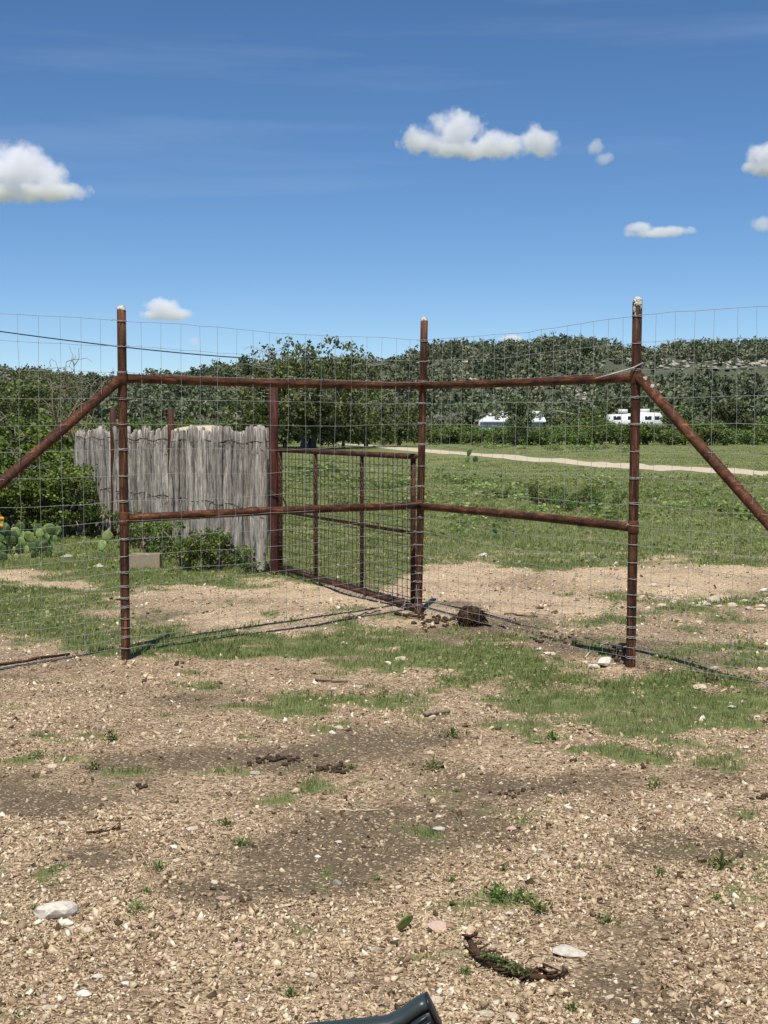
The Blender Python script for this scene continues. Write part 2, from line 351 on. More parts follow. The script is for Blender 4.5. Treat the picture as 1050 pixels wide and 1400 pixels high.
# ------------------------------------------------------------------ ground
GR = [  # turf patches where they lie, as seen rows and columns, then radii and weight
 (120, 862, 260, 28, .85), (30, 830, 120, 25, .45), (350, 888, 160, 20, .85), (470, 870, 120, 14, .5), (630, 905, 90, 30, .75), (720, 930, 110, 36, .8), (800, 960, 120, 26, .65), (600, 880, 80, 16, .6),
 (450, 965, 105, 17, .9), (410, 985, 40, 12, .6), (1000, 975, 80, 34, .95), (960, 950, 110, 22, .5), (920, 935, 60, 12, .6), (700, 990, 60, 18, .6), (860, 1035, 60, 18, .5), (800, 1025, 60, 12, .55), (1000, 1045, 70, 22, .55),
 (260, 930, 50, 12, .5), (590, 1052, 22, 10, .45), (715, 1232, 55, 20, .5), (1020, 1190, 45, 30, .45), (200, 1045, 50, 16, .3), (560, 1100, 70, 12, .3), (120, 940, 40, 8, .3), (60, 1030, 70, 16, .25), (980, 1370, 60, 25, .35),
 (790, 850, 45, 10, .5), (1035, 822, 55, 14, .7), (740, 800, 60, 9, .4), (880, 845, 60, 10, .35), (620, 822, 35, 9, .6), (950, 870, 60, 10, .3), (510, 840, 60, 12, .6), (560, 800, 40, 12, .4), (1040, 885, 50, 16, .45), (540, 905, 60, 10, .4),
 (700, 820, 60, 8, .45), (830, 822, 50, 9, .45), (900, 800, 60, 7, .4), (760, 785, 70, 7, .35), (980, 850, 60, 8, .4), (650, 795, 50, 7, .4), (160, 790, 50, 7, .5), (330, 800, 50, 8, .4), (60, 1005, 60, 8, .35), (180, 985, 50, 8, .3), (330, 1062, 60, 8, .35), (500, 1060, 50, 7, .35), (120, 1120, 40, 8, .4), (300, 950, 60, 9, .35), (660, 1030, 60, 8, .35), (900, 1000, 60, 10, .4), (1030, 1110, 50, 10, .35), (560, 1200, 50, 10, .25), (820, 1190, 50, 9, .3), (380, 1110, 60, 7, .35),
 (900, 830, 130, 22, .38), (1000, 905, 90, 16, .55), (780, 870, 90, 14, .35), (690, 790, 120, 10, .35), (880, 780, 160, 9, .4), (190, 800, 120, 9, .35), (400, 838, 60, 16, .4), (860, 975, 80, 16, .4)]
BARE = [(240, 830, 140, 25, 1.25), (90, 797, 60, 8, .8), (20, 785, 40, 6, .5), (470, 800, 70, 10, .35), (700, 795, 130, 16, .4), (860, 790, 230, 18, .45), (990, 745, 70, 8, .3), (620, 800, 60, 20, .5), (330, 845, 40, 8, .3), (100, 905, 140, 10, .5), (690, 815, 90, 25, .6), (560, 745, 60, 10, .3), (210, 700, 40, 6, .2)]
DARK = [(300, 1045, 230, 26, .75), (520, 1008, 110, 22, .7), (640, 1072, 90, 20, .55), (560, 1140, 170, 34, .85), (400, 1170, 150, 30, .75), (270, 1222, 110, 24, .8), (40, 1105, 110, 26, .8), (950, 1160, 80, 16, .8), (850, 1345, 90, 36, .55), (960, 1385, 90, 26, .5),
 (265, 962, 60, 12, .6), (900, 1070, 120, 14, .4), (760, 1080, 90, 12, .45), (60, 930, 90, 16, .4), (30, 1320, 50, 30, .3), (700, 852, 70, 10, .5), (215, 842, 90, 9, .35), (830, 885, 100, 14, .55), (950, 902, 110, 14, .5), (650, 826, 60, 6, .4), (610, 858, 60, 14, .55), (470, 705, 60, 10, .3), (860, 1200, 90, 30, .25), (660, 1300, 80, 30, .2), (150, 1180, 60, 26, .35), (480, 1210, 80, 16, .4)]
def cover(X, Y):
    px, py = to_px(X, Y)
    w1 = (fbm(X * 1.1, Y * 1.1, 21, 4) - .5); w2 = (fbm(X * 1.1 + 9, Y * 1.1, 33, 4) - .5)
    qx = px + w1 * 110; qy = py + w2 * 34
    base = 1 - .95 * smooth(768, 792, qy + 10 * smooth(500, 620, px) - 22 * smooth(620, 480, px) * smooth(360, 440, px))
    base = np.maximum(base, .85 * (1 - smooth(835, 870, qy)) * (1 - smooth(300, 430, qx)))
    out = smooth(1150, 1350, px) + smooth(-100, -300, px)
    base = np.where(qy > 800, np.maximum(base, .30 * out), base)
    g = base + .10
    for cx, cy, rx, ry, w in GR: g = g + w * np.exp(-(((qx - cx) / rx) ** 2 + ((qy - cy) / ry) ** 2) * 1.1)
    for cx, cy, rx, ry, w in BARE: g = g - w * np.exp(-(((qx - cx) / rx) ** 2 + ((qy - cy) / ry) ** 2) * 1.1)
    sc = np.clip(12 / np.maximum(Y, 3), .3, 2)
    g = g + (1.5 * (fbm(X * 4.0, Y * 4.0, 5, 4) - .5) + .9 * (fbm(X * 9.0, Y * 9.0, 6, 3) - .5)) * np.clip(sc, .5, 1) + .5 * (fbm(X * .8, Y * .8, 15, 3) - .5)
    g = smooth(.32, .95, g)
    d = 0 * g
    for cx, cy, rx, ry, w in DARK: d = d + .98 * w * np.exp(-(((qx - cx) / rx) ** 2 + ((qy - cy) / ry) ** 2) * .9)
    d = d + .16 + .9 * (fbm(X * 2.5, Y * 2.5, 51, 4) - .5)
    d = smooth(.15, .8, d)
    dd = seg_dist(X, Y, DITCH); d = np.maximum(d, .8 * np.exp(-(dd / .12) ** 2))  # overhang shade of the rut darkened into the soil colour
    return g, np.clip(d * (.75 + .5 * fbm(X * 6, Y * 6, 57, 3)), 0, 1)

ys = [-60, -20, -5, 0, 1.5, 2.6] + [depth_of(p) for p in np.arange(1450, 601, -1.7)]
ys = [y for i, y in enumerate(ys)] + [170, 220, 300, 450, 800, 1600, 3500, 9000]
ys = np.array(sorted(ys)); hw = np.maximum(.30 * ys + .35, 1.2)
tt = np.concatenate([[-400, -60, -12, -4, -2, -1.4], np.linspace(-1.05, 1.05, 330), [1.4, 2, 4, 12, 60, 400]])
X = hw[:, None] * tt[None, :]; Y = np.broadcast_to(ys[:, None], X.shape)
Z = gz(X, Y) * (Y < 160) - .05 * (Y > 160)
g_, d_ = cover(X, np.maximum(Y, 2.0))
nr, nc = X.shape; idx = np.arange(nr * nc).reshape(nr, nc)
Q = np.stack([idx[:-1, :-1], idx[:-1, 1:], idx[1:, 1:], idx[1:, :-1]], -1).reshape(-1, 4)
mb = MB(); fine = smooth(930, 800, to_px(X, np.maximum(Y, 2.))[1]) * smooth(.25, .6, fbm(X * .7, Y * .7, 44, 4)); cv = np.stack([g_, d_, fine, 0 * g_ + 1], -1).reshape(-1, 4)
mb.add(np.stack([X, Y, Z], -1).reshape(-1, 3), Q, cv)
tag(mb.build('ground', M['ground'], smooth=True), kind='structure')

# caliche track crossing the meadow
cl = [(440, 604.5, 1.0), (520, 611, 1.6), (600, 618, 2.6), (680, 624, 3.0), (760, 630, 3.0), (850, 636.5, 3.8), (950, 642, 3.4), (1050, 648.5, 3.6), (1200, 657, 4), (1500, 672, 5)]
top = []; bot = []; xs = np.arange(440, 1500, 4.0)
for x in xs:
    y = np.interp(x, [c[0] for c in cl], [c[1] for c in cl]); w = np.interp(x, [c[0] for c in cl], [c[2] for c in cl])
    n1 = float(fbm(x * .03, 1.0, 77, 4)) - .5; n2 = float(fbm(x * .03, 9.0, 78, 4)) - .5; n3 = float(fbm(x * .012, 4.0, 79, 2)) - .5
    a = y - w * (1 + 1.5 * n1) + 2 * n3; b_ = y + w * (1 + 1.5 * n2) + 2 * n3
    for l, yy in ((top, a), (bot, b_)):
        d = depth_of(yy); l.append((at(x, yy, d).x, d, float(gz(at(x, yy, d).x, d)) + .01))
mb = MB(); n = len(xs); mb.add(top + bot, [(i, i + 1, n + i + 1, n + i) for i in range(n - 1)])
tag(mb.build('dirt_track', M['track']), kind='structure')

# ------------------------------------------------------------------ hills
SK = [(-900, 60), (-300, 85), (0, 66), (60, 62), (150, 60), (230, 62), (290, 72), (330, 80), (400, 82), (470, 84), (530, 84), (560, 90), (600, 105), (660, 107), (720, 111), (780, 115), (820, 110), (860, 101), (885, 100), (915, 106), (960, 111), (1050, 113), (1300, 105), (1900, 80)]
D0, D1 = 150., 430.
def hillz(X, Y):
    px = 525 + F * X / np.maximum(Y, 1)
    s = np.interp(px, [a for a, _ in SK], [b for _, b in SK]) - 11
    top = EYE + s * D1 / F
    t = np.clip((Y - D0) / (D1 - D0), 0, 1.0)
    prof = t * .45 + .55 * smooth(0, 1, t) 
    z = top * prof - .3
    z = z + (fbm(X * .02, Y * .02, 91, 4) - .5) * 9 * smooth(0, .4, t) * (1 - .7 * smooth(.75, 1, t))
    z = np.where(Y > D1, z - (Y - D1) * .05, z)
    return z
ysh = np.linspace(D0 - 5, 700, 90); tth = np.linspace(-1, 1, 160) * .62
X = ysh[:, None] * tth[None, :]; Y = np.broadcast_to(ysh[:, None], X.shape); Z = hillz(X, Y)
nr, nc = X.shape; idx = np.arange(nr * nc).reshape(nr, nc)
Q = np.stack([idx[:-1, :-1], idx[:-1, 1:], idx[1:, 1:], idx[1:, :-1]], -1).reshape(-1, 4)
mb = MB(); mb.add(np.stack([X, Y, Z], -1).reshape(-1, 3), Q); tag(mb.build('hill', M['hill'], smooth=True), kind='structure')

def leaf_quads(Cn, size, rg, aspect=1.6, tone=None, flat=1.0):
    n = len(Cn); a = rg.normal(size=(n, 3)); a[:, 2] *= flat; a /= np.linalg.norm(a, axis=1)[:, None]
    b_ = rg.normal(size=(n, 3)); b_[:, 2] *= flat; b_ -= (a * b_).sum(1)[:, None] * a; b_ /= np.linalg.norm(b_, axis=1)[:, None]
    s = (np.asarray(size) * rg.uniform(.6, 1.4, n))[:, None]
    V = np.stack([Cn - a * s * aspect, Cn + b_ * s, Cn + a * s * aspect, Cn - b_ * s], 1).reshape(-1, 3)
    Fq = np.arange(n * 4).reshape(n, 4)
    if tone is None: tone = rg.uniform(0, 1, n)
    return V, Fq, np.repeat(tone, 4)

def crown_pts(lobes, nclump, nleaf, clump_r, rg, hollow=.55):
    out = []; tone = []
    vol = np.array([l[1][0] * l[1][1] * l[1][2] for l in lobes]) ** .67; vol /= vol.sum()
    for (c, r), v in zip(lobes, vol):
        k = max(2, int(nclump * v))
        d = rg.normal(size=(k, 3)); d /= np.linalg.norm(d, axis=1)[:, None]
        rr = rg.uniform(hollow, 1, k) ** .6
        cc = np.array(c) + d * rr[:, None] * np.array(r)
        m_ = max(1, nleaf // max(1, nclump))
        pts = cc[:, None, :] + rg.normal(size=(k, m_, 3)) * clump_r
        out.append(pts.reshape(-1, 3)); tn = np.clip(rg.normal(.48, .2, k), 0, 1)
        tone.append(np.clip(tn[:, None] + rg.normal(0, .16, (k, m_)), 0, 1).ravel())
    return np.concatenate(out), np.concatenate(tone)

def where(px):
    for lim, w_ in ((130, 'left of the left post'), (250, 'above the left half of the stake fence'), (370, 'above the right half of the stake fence'), (480, 'behind the left half of the oaks'), (575, 'just left of the middle post'), (650, 'just right of the middle post'), (745, 'around the white-roofed shed'), (820, 'between shed and trailer'), (905, 'around the white trailer'), (980, 'right of the trailer')):
        if px < lim: return w_
    return 'near the right edge'
# far trees: one mesh per kind, shared
def far_tree_mesh(seed, h, w, n, leaf, material, trunkmat=None):
    rg = np.random.default_rng(seed); mb = MB()
    k = rg.integers(3, 7); lobes = []
    for i in range(k):
        an = rg.uniform(0, 6.28); rr = rg.uniform(0, .55) * w
        lobes.append(((math.cos(an) * rr, math.sin(an) * rr, h * rg.uniform(.38, .75)), (w * rg.uniform(.35, .6), w * rg.uniform(.35, .6), h * rg.uniform(.22, .36))))
    P_, tn = crown_pts(lobes, n // 7, n, leaf * 1.1, rg); P_[:, 2] = np.maximum(P_[:, 2], .1)
    mb.add(*leaf_quads(P_, leaf, rg, 1.3, tn)); mb.tube([(0, 0, 0), (0, 0, h * .6)], [.14, .06], 5, False, .1); return mb.mesh('far_tree_crown', material)

HT = [far_tree_mesh(100 + i, 3.0 + .4 * (i % 3), 2.0 + .3 * (i % 2), 260, .17, M['juniper'] if i % 3 else M['hillscrub']) for i in range(6)]
rgh = np.random.default_rng(3); cand = []
OUT = [(990, 497, 62, 9), (890, 497, 32, 7), (915, 503, 25, 5), (843, 494, 20, 4), (795, 546, 9, 16), (800, 563, 14, 6), (1045, 498, 20, 6), (640, 497, 9, 4), (650, 520, 8, 3)]
for i in range(9000):
    yy = D0 + 8 + (D1 - D0 + 15) * rgh.uniform(0, 1) ** .8; px = rgh.uniform(-140, 1190); xx = (px - 525) / F * yy
    zz = float(hillz(xx, yy)); py = 700 - 0; ppx, ppy = to_px(xx, yy, zz + 1.5)
    skip = False
    tp = to_px(xx, yy, zz + 4.2)[1]; bt = to_px(xx, yy, zz)[1]
    if ppx < -60 or ppx > 1110: continue
    for cx, cy, rx, ry in OUT:
        if abs(ppx - cx) < rx + 3 and tp < cy + ry * .3 and bt > cy - ry * .2 and rgh.uniform() < (.93 if rx > 15 else .8): skip = True
    cand.append((xx, yy, zz, ppx, ppy, (.45 if rgh.uniform() < .4 else .25) if skip else 1.0))
keep = []; grid = {}
for c in cand:
    r_ = 2.1 + c[1] * .0035; k = (int(c[0] // 4), int(c[1] // 4)); ok = True
    for a in (-1, 0, 1):
        for b_ in (-1, 0, 1):
            for q in grid.get((k[0] + a, k[1] + b_), []):
                if (q[0] - c[0]) ** 2 + (q[1] - c[1]) ** 2 < r_ * r_: ok = False
    if ok: grid.setdefault(k, []).append(c); keep.append(c)
keep = keep[:2000]
inview = [c for c in keep if -10 < c[3] < 1060]
sky_line = sorted([c for c in inview if D1 - 45 < c[1] < D1 + 6], key=lambda c: -c[4])[:130]
near = sorted([c for c in inview if c not in sky_line], key=lambda c: c[1])[:160]
ind = sky_line + near; inds = set(id(c) for c in ind)
for c in ind:
    s = R.uniform(.75, 1.45) * c[5]
    if c in sky_line and R.random() < .3: s *= 1.25
    o = link('juniper_tree', R.choice(HT), None, (c[0], c[1], c[2] - .3), R.uniform(0, 6.28), (s * R.uniform(.9, 1.2), s * R.uniform(.9, 1.2), s * R.uniform(.8, 1.2)))
    if c in sky_line: tag(o, 'small dark evergreen on the hill skyline, ' + where(c[3]), 'tree', 'skyline trees ' + where(c[3]))
    else: tag(o, 'scrubby evergreen low on the hillside, ' + where(c[3]), 'tree', 'hillside trees ' + where(c[3]))
def merged_trees(name, places, protos, material, kindlabel):
    V = []; Fq = []; A = []; n0 = 0
    data = []
    for me in protos:
        co = np.empty(len(me.vertices) * 3, np.float32); me.vertices.foreach_get('co', co); tn = np.empty(len(me.vertices), np.float32); me.attributes['tone'].data.foreach_get('value', tn)
        data.append((co.reshape(-1, 3), tn))
    rg = np.random.default_rng(9); mb = MB()
    for c in places:
        co, tn = data[rg.integers(len(data))]; a = rg.uniform(0, 6.28); s = rg.uniform(.75, 1.4) * c[5]
        ca, sa = math.cos(a), math.sin(a); Rm = np.array([[ca, -sa, 0], [sa, ca, 0], [0, 0, 1]]) * s
        v = co @ Rm.T + np.array([c[0], c[1], c[2] - .3]); f = np.arange(len(v) // 4 * 4).reshape(-1, 4)
        mb.add(v, f, np.clip(tn * .8 + rg.normal(0.1, .30), 0, 1))
    return tag(mb.build(name, material), kindlabel, 'woodland', None, 'stuff')
merged_trees('hillside_woodland', [c for c in keep if id(c) not in inds], HT, M['hillscrub'], 'dark green scrub woodland covering the hillside behind the meadow')

# limestone ledges showing on the hillside
def rock_mb(mb, c, d, rg, rz=0, n=1):
    bm = bmesh.new(); bmesh.ops.create_icosphere(bm, subdivisions=1, radius=.5)
    V = np.array([v.co[:] for v in bm.verts]); Fc = [[v.index for v in f.verts] for f in bm.faces]; bm.free()
    V = V * (1 + rg.uniform(-.28, .28, (len(V), 1))); V = np.clip(V, -.42, .42)
    ca, sa = math.cos(rz), math.sin(rz); V = (V * np.array(d)) @ np.array([[ca, sa, 0], [-sa, ca, 0], [0, 0, 1]])
    mb.add(V + np.array(tuple(c)), Fc, rg.uniform(0, 1))
def hill_point(px, py):
    lo = D0
    for Yd in np.linspace(D0, D1 + 5, 600):
        p = at(px, py, Yd)
        if hillz(p.x, Yd) >= p.z: return Vector((p.x, Yd, p.z))
    return at(px, py, D1)
names = ['broad pale limestone ledge high on the right hillside', 'narrow limestone ledge just right of the right post', 'small limestone scarp below the ledge beside the right post', 'faint limestone patch left of the right post on the hill', 'upright pale rock scar above the white trailer', 'low pale rock scar at the hill foot behind the trailer', 'limestone ledge on the hill at the right edge of the view', 'tiny pale rock on the hill right of the middle post', 'tiny pale rock halfway down the hill by the middle post']
for (cx, cy, rx, ry), lb in zip(OUT, names):
    rg = np.random.default_rng(int(cx)); base = hill_point(cx, cy + ry); o = empty('limestone_ledge', base); tag(o, lb, 'rock ledge', 'limestone ledges on the hillside')
    nr_ = max(4, int(rx * ry / 5.5)); mb = MB()
    for i in range(nr_):
        px = cx + rg.uniform(-rx, rx); py = cy + rg.uniform(-ry, ry) * math.sqrt(max(.05, 1 - ((px - cx) / (rx + 1)) ** 2))
        p = hill_point(px, py); s = p.y / F
        rock_mb(mb, p - base + Vector((0, -.6, .2)), (rg.uniform(3, 10) * s * min(1, rx / 14 + .3), 2.5, rg.uniform(2, 5.5) * s), rg, rg.uniform(-.3, .3))
    mb.build('rock_face', M['cliff'], o)

# ------------------------------------------------------------------ trees and brush with trunk and crown
def limb(mb, a, b_, r0, r1, rg, n=6, wob=.08, sides=6):
    a = np.array(a, float); b_ = np.array(b_, float); L_ = np.linalg.norm(b_ - a); t = np.linspace(0, 1, n)
    P_ = a + (b_ - a) * t[:, None] + rg.normal(size=(n, 3)) * wob * L_ * np.sin(t * math.pi)[:, None]
    P_[:, 2] += .06 * L_ * np.sin(t * math.pi); mb.tube(P_, r0 + (r1 - r0) * t, sides, False); return P_

def tree_parts(seed, h, w, nleaf, leaf, lm, tm, trunks=1, low=.25, twigs=0, twm=None, nl=9, hollow=.5, tw_len=1.0):
    rg = np.random.default_rng(seed); lobes = []
    for i in range(nl):
        an = rg.uniform(0, 6.28); rr = rg.uniform(.1, .8) ** .7 * w * .62; hz_ = rg.uniform(low + .15, .86)
        wr = w * rg.uniform(.2, .36) * (1.15 - .4 * abs(hz_ - .5))
        lobes.append(((math.cos(an) * rr * .8, math.sin(an) * rr * .8, h * hz_), (wr, wr, h * rg.uniform(.12, .2))))
    tb = MB(); 
    for k in range(trunks):
        bx = rg.uniform(-.12, .12, 2) * w * (trunks > 1)
        fork = np.array([bx[0] * 2, bx[1] * 2, h * max(.18, low)]); limb(tb, (bx[0], bx[1], -.1), fork, .035 * w + .03, .025 * w + .02, rg, 5, .05, 8)
        for j, (c, r_) in enumerate(lobes):
            if j % trunks == k: limb(tb, fork, c, .018 * w + .012, .012, rg, 6, .08)
    tmesh = tb.mesh('trunk', tm, True)
    cb = MB(); P_, tn = crown_pts(lobes, max(30, nleaf // 14), nleaf, leaf * 1.9, rg, hollow); P_[:, 2] = np.maximum(P_[:, 2], .04)
    cb.add(*leaf_quads(P_, leaf, rg, 1.5, tn)); cmesh = cb.mesh('crown', lm)
    wm = None
    if twigs:
        wb = MB()
        for i in range(twigs):
            c, r_ = lobes[rg.integers(len(lobes))]; c = np.array(c); d = rg.normal(size=3); d[2] = abs(d[2]) * .6 + .1; d /= np.linalg.norm(d)
            e = c + d * np.array(r_) * rg.uniform(1.0, 1.25) * tw_len; limb(wb, c + d * .2, e, .028, .008, rg, 5, .12, 4)
            for q in range(3):
                e2 = e + rg.normal(size=3) * np.array([.35, .35, .25]) * w * .18; limb(wb, c + (e - c) * rg.uniform(.5, .9), e2, .018, .006, rg, 4, .12, 3)
        wm = wb.mesh('bare_branches', twm or M['lichen_bark'])
    return tmesh, cmesh, wm
def plant(name, parts, loc, rz, sc, label, cat, group=None, crown='crown', stem='trunk'):
    o = empty(name, loc, rz, sc); tag(o, label, cat, group)
    link(stem, parts[0], o); link(crown, parts[1], o)
    if parts[2]: tag(link('bare_branches', parts[2], o), kind='stuff')
    return o

MT = [tree_parts(200 + i, 4.2, 4.0, 1500, .115, M['oak'] if i % 2 else M['juniper'], M['bark'], 1 + i % 2, .2, (26 if i in (0, 3) else 8), nl=10) for i in range(5)]
GT = [tree_parts(230 + i, 3.6, 3.8, 500, .11, M['hillscrub'], M['lichen_bark'], 3, .2, 70, M['lichen_bark'], nl=9) for i in range(2)]
BT = [tree_parts(260 + i, 2.2, 2.6, 1500, .075, M['willow'], M['bark'], 3, .05, 0, nl=10, hollow=.3) for i in range(4)]
# middle-distance trees in front of the hill
for i in range(74):
    px = -60 + i * 16.2 + R.uniform(-9, 9); d = R.uniform(128, 165); x = (px - 525) / F * d
    if 625 < px < 755 and d < 160: d = R.uniform(172, 185); x = (px - 525) / F * d
    if 815 < px < 915: d = R.uniform(163, 175); x = (px - 525) / F * d
    s = R.uniform(.5, .85) * (.8 if px < 330 else 1)
    z = float(hillz(x, d)) if d > 150 else -.1
    grey = R.random() < .22 or (670 < px < 800 and R.random() < .5)
    if grey: plant('scrub_tree', R.choice(GT), (x, d, z), R.uniform(0, 6.28), s, 'bare-branched grey tree at the hill foot, ' + where(px), 'tree', 'bare-branched trees ' + where(px))
    else: plant('live_oak', R.choice(MT), (x, d, z), R.uniform(0, 6.28), s, 'dark rounded tree at the hill foot, ' + where(px), 'tree', 'dark hill-foot trees ' + where(px))
# the large oak
OAK = tree_parts(301, 6.6, 7.6, 16000, .068, M['oak'], M['bark'], 2, .06, 50, M['lichen_bark'], nl=38, hollow=.3)
d = 92; plant('live_oak', OAK, ((422 - 525) / F * d, d, -.05), .6, (1.08, 1.08, 1.12), 'largest live oak, wide ragged crown rising above the top rail left of the middle post', 'tree')
OK2 = tree_parts(305, 4.2, 4.2, 6500, .066, M['oak'], M['bark'], 1, .05, 24, nl=18)
for px, d, s, lb in [(352, 97, 1.15, 'dark oak crowding the left side of the largest oak'), (500, 100, 1.05, 'dark leafy oak filling in right of the largest oak trunk'), (545, 104, .9, 'rounded oak just left of the middle post beyond the meadow'), (390, 99, .95, 'low oak behind the left half of the largest oak'), (470, 95, .8, 'low bushy oak at the foot of the largest oak')]:
    plant('live_oak', OK2, ((px - 525) / F * d, d, -.05), px * .7, s, lb, 'tree')
DT = tree_parts(311, 3.9, 2.9, 4200, .07, M['juniper'], M['bark'], 1, .12, 0, nl=12, hollow=.25)
plant('live_oak', DT, ((706 - 525) / F * 104, 104, -.05), 1, (.72, .72, 1.0), 'small dark tree standing in front of the white-roofed shed', 'tree')
plant('live_oak', DT, ((1000 - 525) / F * 119, 119, -.05), 2, 1.0, 'dark tree behind the brush below the right ledge', 'tree')
plant('live_oak', DT, ((930 - 525) / F * 124, 124, -.05), 4, .9, 'dark tree between the trailer and the right brace', 'tree')
BTREE = tree_parts(315, 5.4, 4.6, 4500, .07, M['oak'], M['bark'], 2, .15, 18, nl=13)
plant('live_oak', BTREE, (-12.9, 48, -.05), 0, .6, 'dark leafy tree at the left edge above the bushes', 'tree')
plant('live_oak', BTREE, (-16, 62, -.05), 2, .75, 'dull green tree behind the tree at the left edge', 'tree')
# bright brush belt
k = 0
for row, (d0, d1, n, s0) in enumerate([(108, 114, 34, .74), (118, 126, 34, .84), (130, 138, 30, .86)]):
    for i in range(n):
        px = 575 + (i + R.uniform(.1, .9)) * 520 / n; d = R.uniform(d0, d1)
        if px < 640 and row == 0: d += 6
        s = s0 * R.choice((R.uniform(.6, .9), R.uniform(.8, 1.3)))
        if 640 < px < 755 or 815 < px < 912: s = min(s, .8)
        plant('brush_shrub', R.choice(BT), ((px - 525) / F * d, d, -.05), R.uniform(0, 6.28), (s * 1.1, s * 1.1, s * R.uniform(.85, 1.03)), ('nearest', 'middle', 'farthest')[row] + ' row of green brush, ' + where(px), 'shrub', ('nearest', 'middle', 'farthest')[row] + ' brush row ' + where(px), 'foliage', 'stem')
for i in range(44):
    px = -30 + i * 14 + R.uniform(-8, 8); d = R.uniform(112, 128); s = R.uniform(.7, 1.0) * (1.0 if px < 340 else .8)
    if 300 < px < 560 and i % 2: continue
    plant('brush_shrub', R.choice(BT), ((px - 525) / F * d, d, -.05), R.uniform(0, 6.28), s, 'far meadow-edge brush, ' + where(px), 'shrub', 'meadow edge brush ' + where(px), 'foliage', 'stem')
LB = tree_parts(333, 2.2, 2.6, 3200, .055, M['willow'], M['bark'], 3, .05, 0, nl=10, hollow=.3)
plant('brush_shrub', LB, (11.6 + 10.2, 76.0, -.05), 1, .95, 'leafy yellowish green shrub at the right edge beside the track', 'shrub', None, 'foliage', 'stem')

# sandy bank seen above the stake fence
mb = MB(); xs_ = np.linspace(-1, 1, 24); ys_ = np.linspace(-1, 1, 8); XX, YY = np.meshgrid(xs_, ys_)
ZZ = (1 - XX ** 2) * (1 - YY ** 2) * 1.75 + (fbm(XX * 5, YY * 5, 3, 3) - .5) * .25 - .1
idx = np.arange(XX.size).reshape(XX.shape); Q = np.stack([idx[:-1, :-1], idx[:-1, 1:], idx[1:, 1:], idx[1:, :-1]], -1).reshape(-1, 4)
mb.add(np.stack([XX * 5.2 - 12.6, YY * 3 + 98, ZZ * .96], -1).reshape(-1, 3), Q); tag(mb.build('earth_bank', M['track'], smooth=True), kind='structure')

# ------------------------------------------------------------------ white shed, pole barn, trailer, marker pole
def quad_box(name, lo, hi, m_, parent):
    mb = MB(); lo = np.array(lo, float); hi = np.array(hi, float); mb.box((lo + hi) / 2, hi - lo); return mb.build(name, m_, parent)
d = 160; k = d / F
o = empty('metal_shed', ((697 - 525) * k, d, hillz((697 - 525) * k, d) * 0)); tag(o, 'low shed with a bright white sheet metal roof behind the small dark tree', 'shed')
wx = 45 * k; ez = EYE + 4 * k; rz_ = EYE + 18 * k
mb = MB(); mb.add([(-wx, -3, ez), (wx, -3, ez), (wx - .1, 0.4, rz_), (-wx + 2.0, 0.4, rz_), (-wx, 4, ez), (wx, 4, ez)], [(0, 1, 2, 3), (3, 2, 5, 4)])
mb.add([(-wx, -3, ez - .1), (wx, -3, ez - .1), (-wx, -3, ez), (wx, -3, ez)], [(0, 1, 3, 2)]); mb.add([(-wx, -3, ez), (-wx + 2, .4, rz_), (-wx, 4, ez)], [(0, 1, 2)]); mb.build('roof', M['white_metal'], o)
quad_box('wall', (-wx + .3, -2.7, 0), (wx - .3, 3.7, ez - .12), M['white_metal'], o)
for j in range(9):
    x = -wx + 2.2 + j * .62; mb = MB(); mb.tube([(x - .0, -3.0, ez + .02), (x, .4, rz_ + .02)], .035, 5); mb.build('roof_rib', M['white_metal'], o)
d = 150; k = d / F; x0 = (778 - 525) * k
o = empty('open_shelter', (x0, d, 0)); tag(o, 'open shelter with a thin sloping pale roof left of the white trailer', 'shelter')
mb = MB(); za, zb = EYE + 17 * k, EYE + 10.5 * k; hw_ = 18 * k
mb.add([(-hw_, -1.5, za), (hw_, -1.5, zb), (hw_, 1.5, zb), (-hw_, 1.5, za), (-hw_, -1.5, za + .12), (hw_, -1.5, zb + .12), (hw_, 1.5, zb + .12), (-hw_, 1.5, za + .12)], [(0, 3, 2, 1), (4, 5, 6, 7), (0, 1, 5, 4), (3, 7, 6, 2), (0, 4, 7, 3), (1, 2, 6, 5)]); mb.build('roof', M['cliff'], o)
for s_ in (-.9, .0, .9):
    mb = MB(); zt = za + (zb - za) * (s_ + 1) / 2; mb.tube([(s_ * hw_, -1.3, 0), (s_ * hw_, -1.3, zt)], .06, 6); mb.build('post', M['bark'], o)
d = 150; k = d / F; x0 = (866 - 525) * k
o = empty('travel_trailer', (x0, d, 0)); tag(o, 'white travel trailer with rooftop air units behind the right post', 'trailer')
L2 = 36.5 * k; zt = EYE + 16.5 * k; zb = .6
prof = [(-L2, zb), (L2 - .3, zb), (L2, zb + .6), (L2, zt - .5), (L2 - .35, zt - .08), (L2 * .2, zt), (-L2 * .25, zt - .18), (-L2 + .15, zt - .25), (-L2, zt - .6)]
mb = MB(); n = len(prof); V = [(x, -1.25, z) for x, z in prof] + [(x, 1.25, z) for x, z in prof]
mb.add(V, [(i, (i + 1) % n, n + (i + 1) % n, n + i) for i in range(n)]); mb.F.append(np.array([list(range(n))[::-1]])); mb.F.append(np.array([list(range(n, 2 * n))])); mb.build('body', M['white_gel'], o)
for cx, w_, h_ in ((-.42 * L2, .9, .38), (.38 * L2, 1.0, .42), (.0, .5, .16)):
    mb = MB(); mb.box((cx, 0, zt + h_ / 2 - .08), (w_, .9, h_)); bm_ = mb.build('air_unit', M['white_gel'], o)
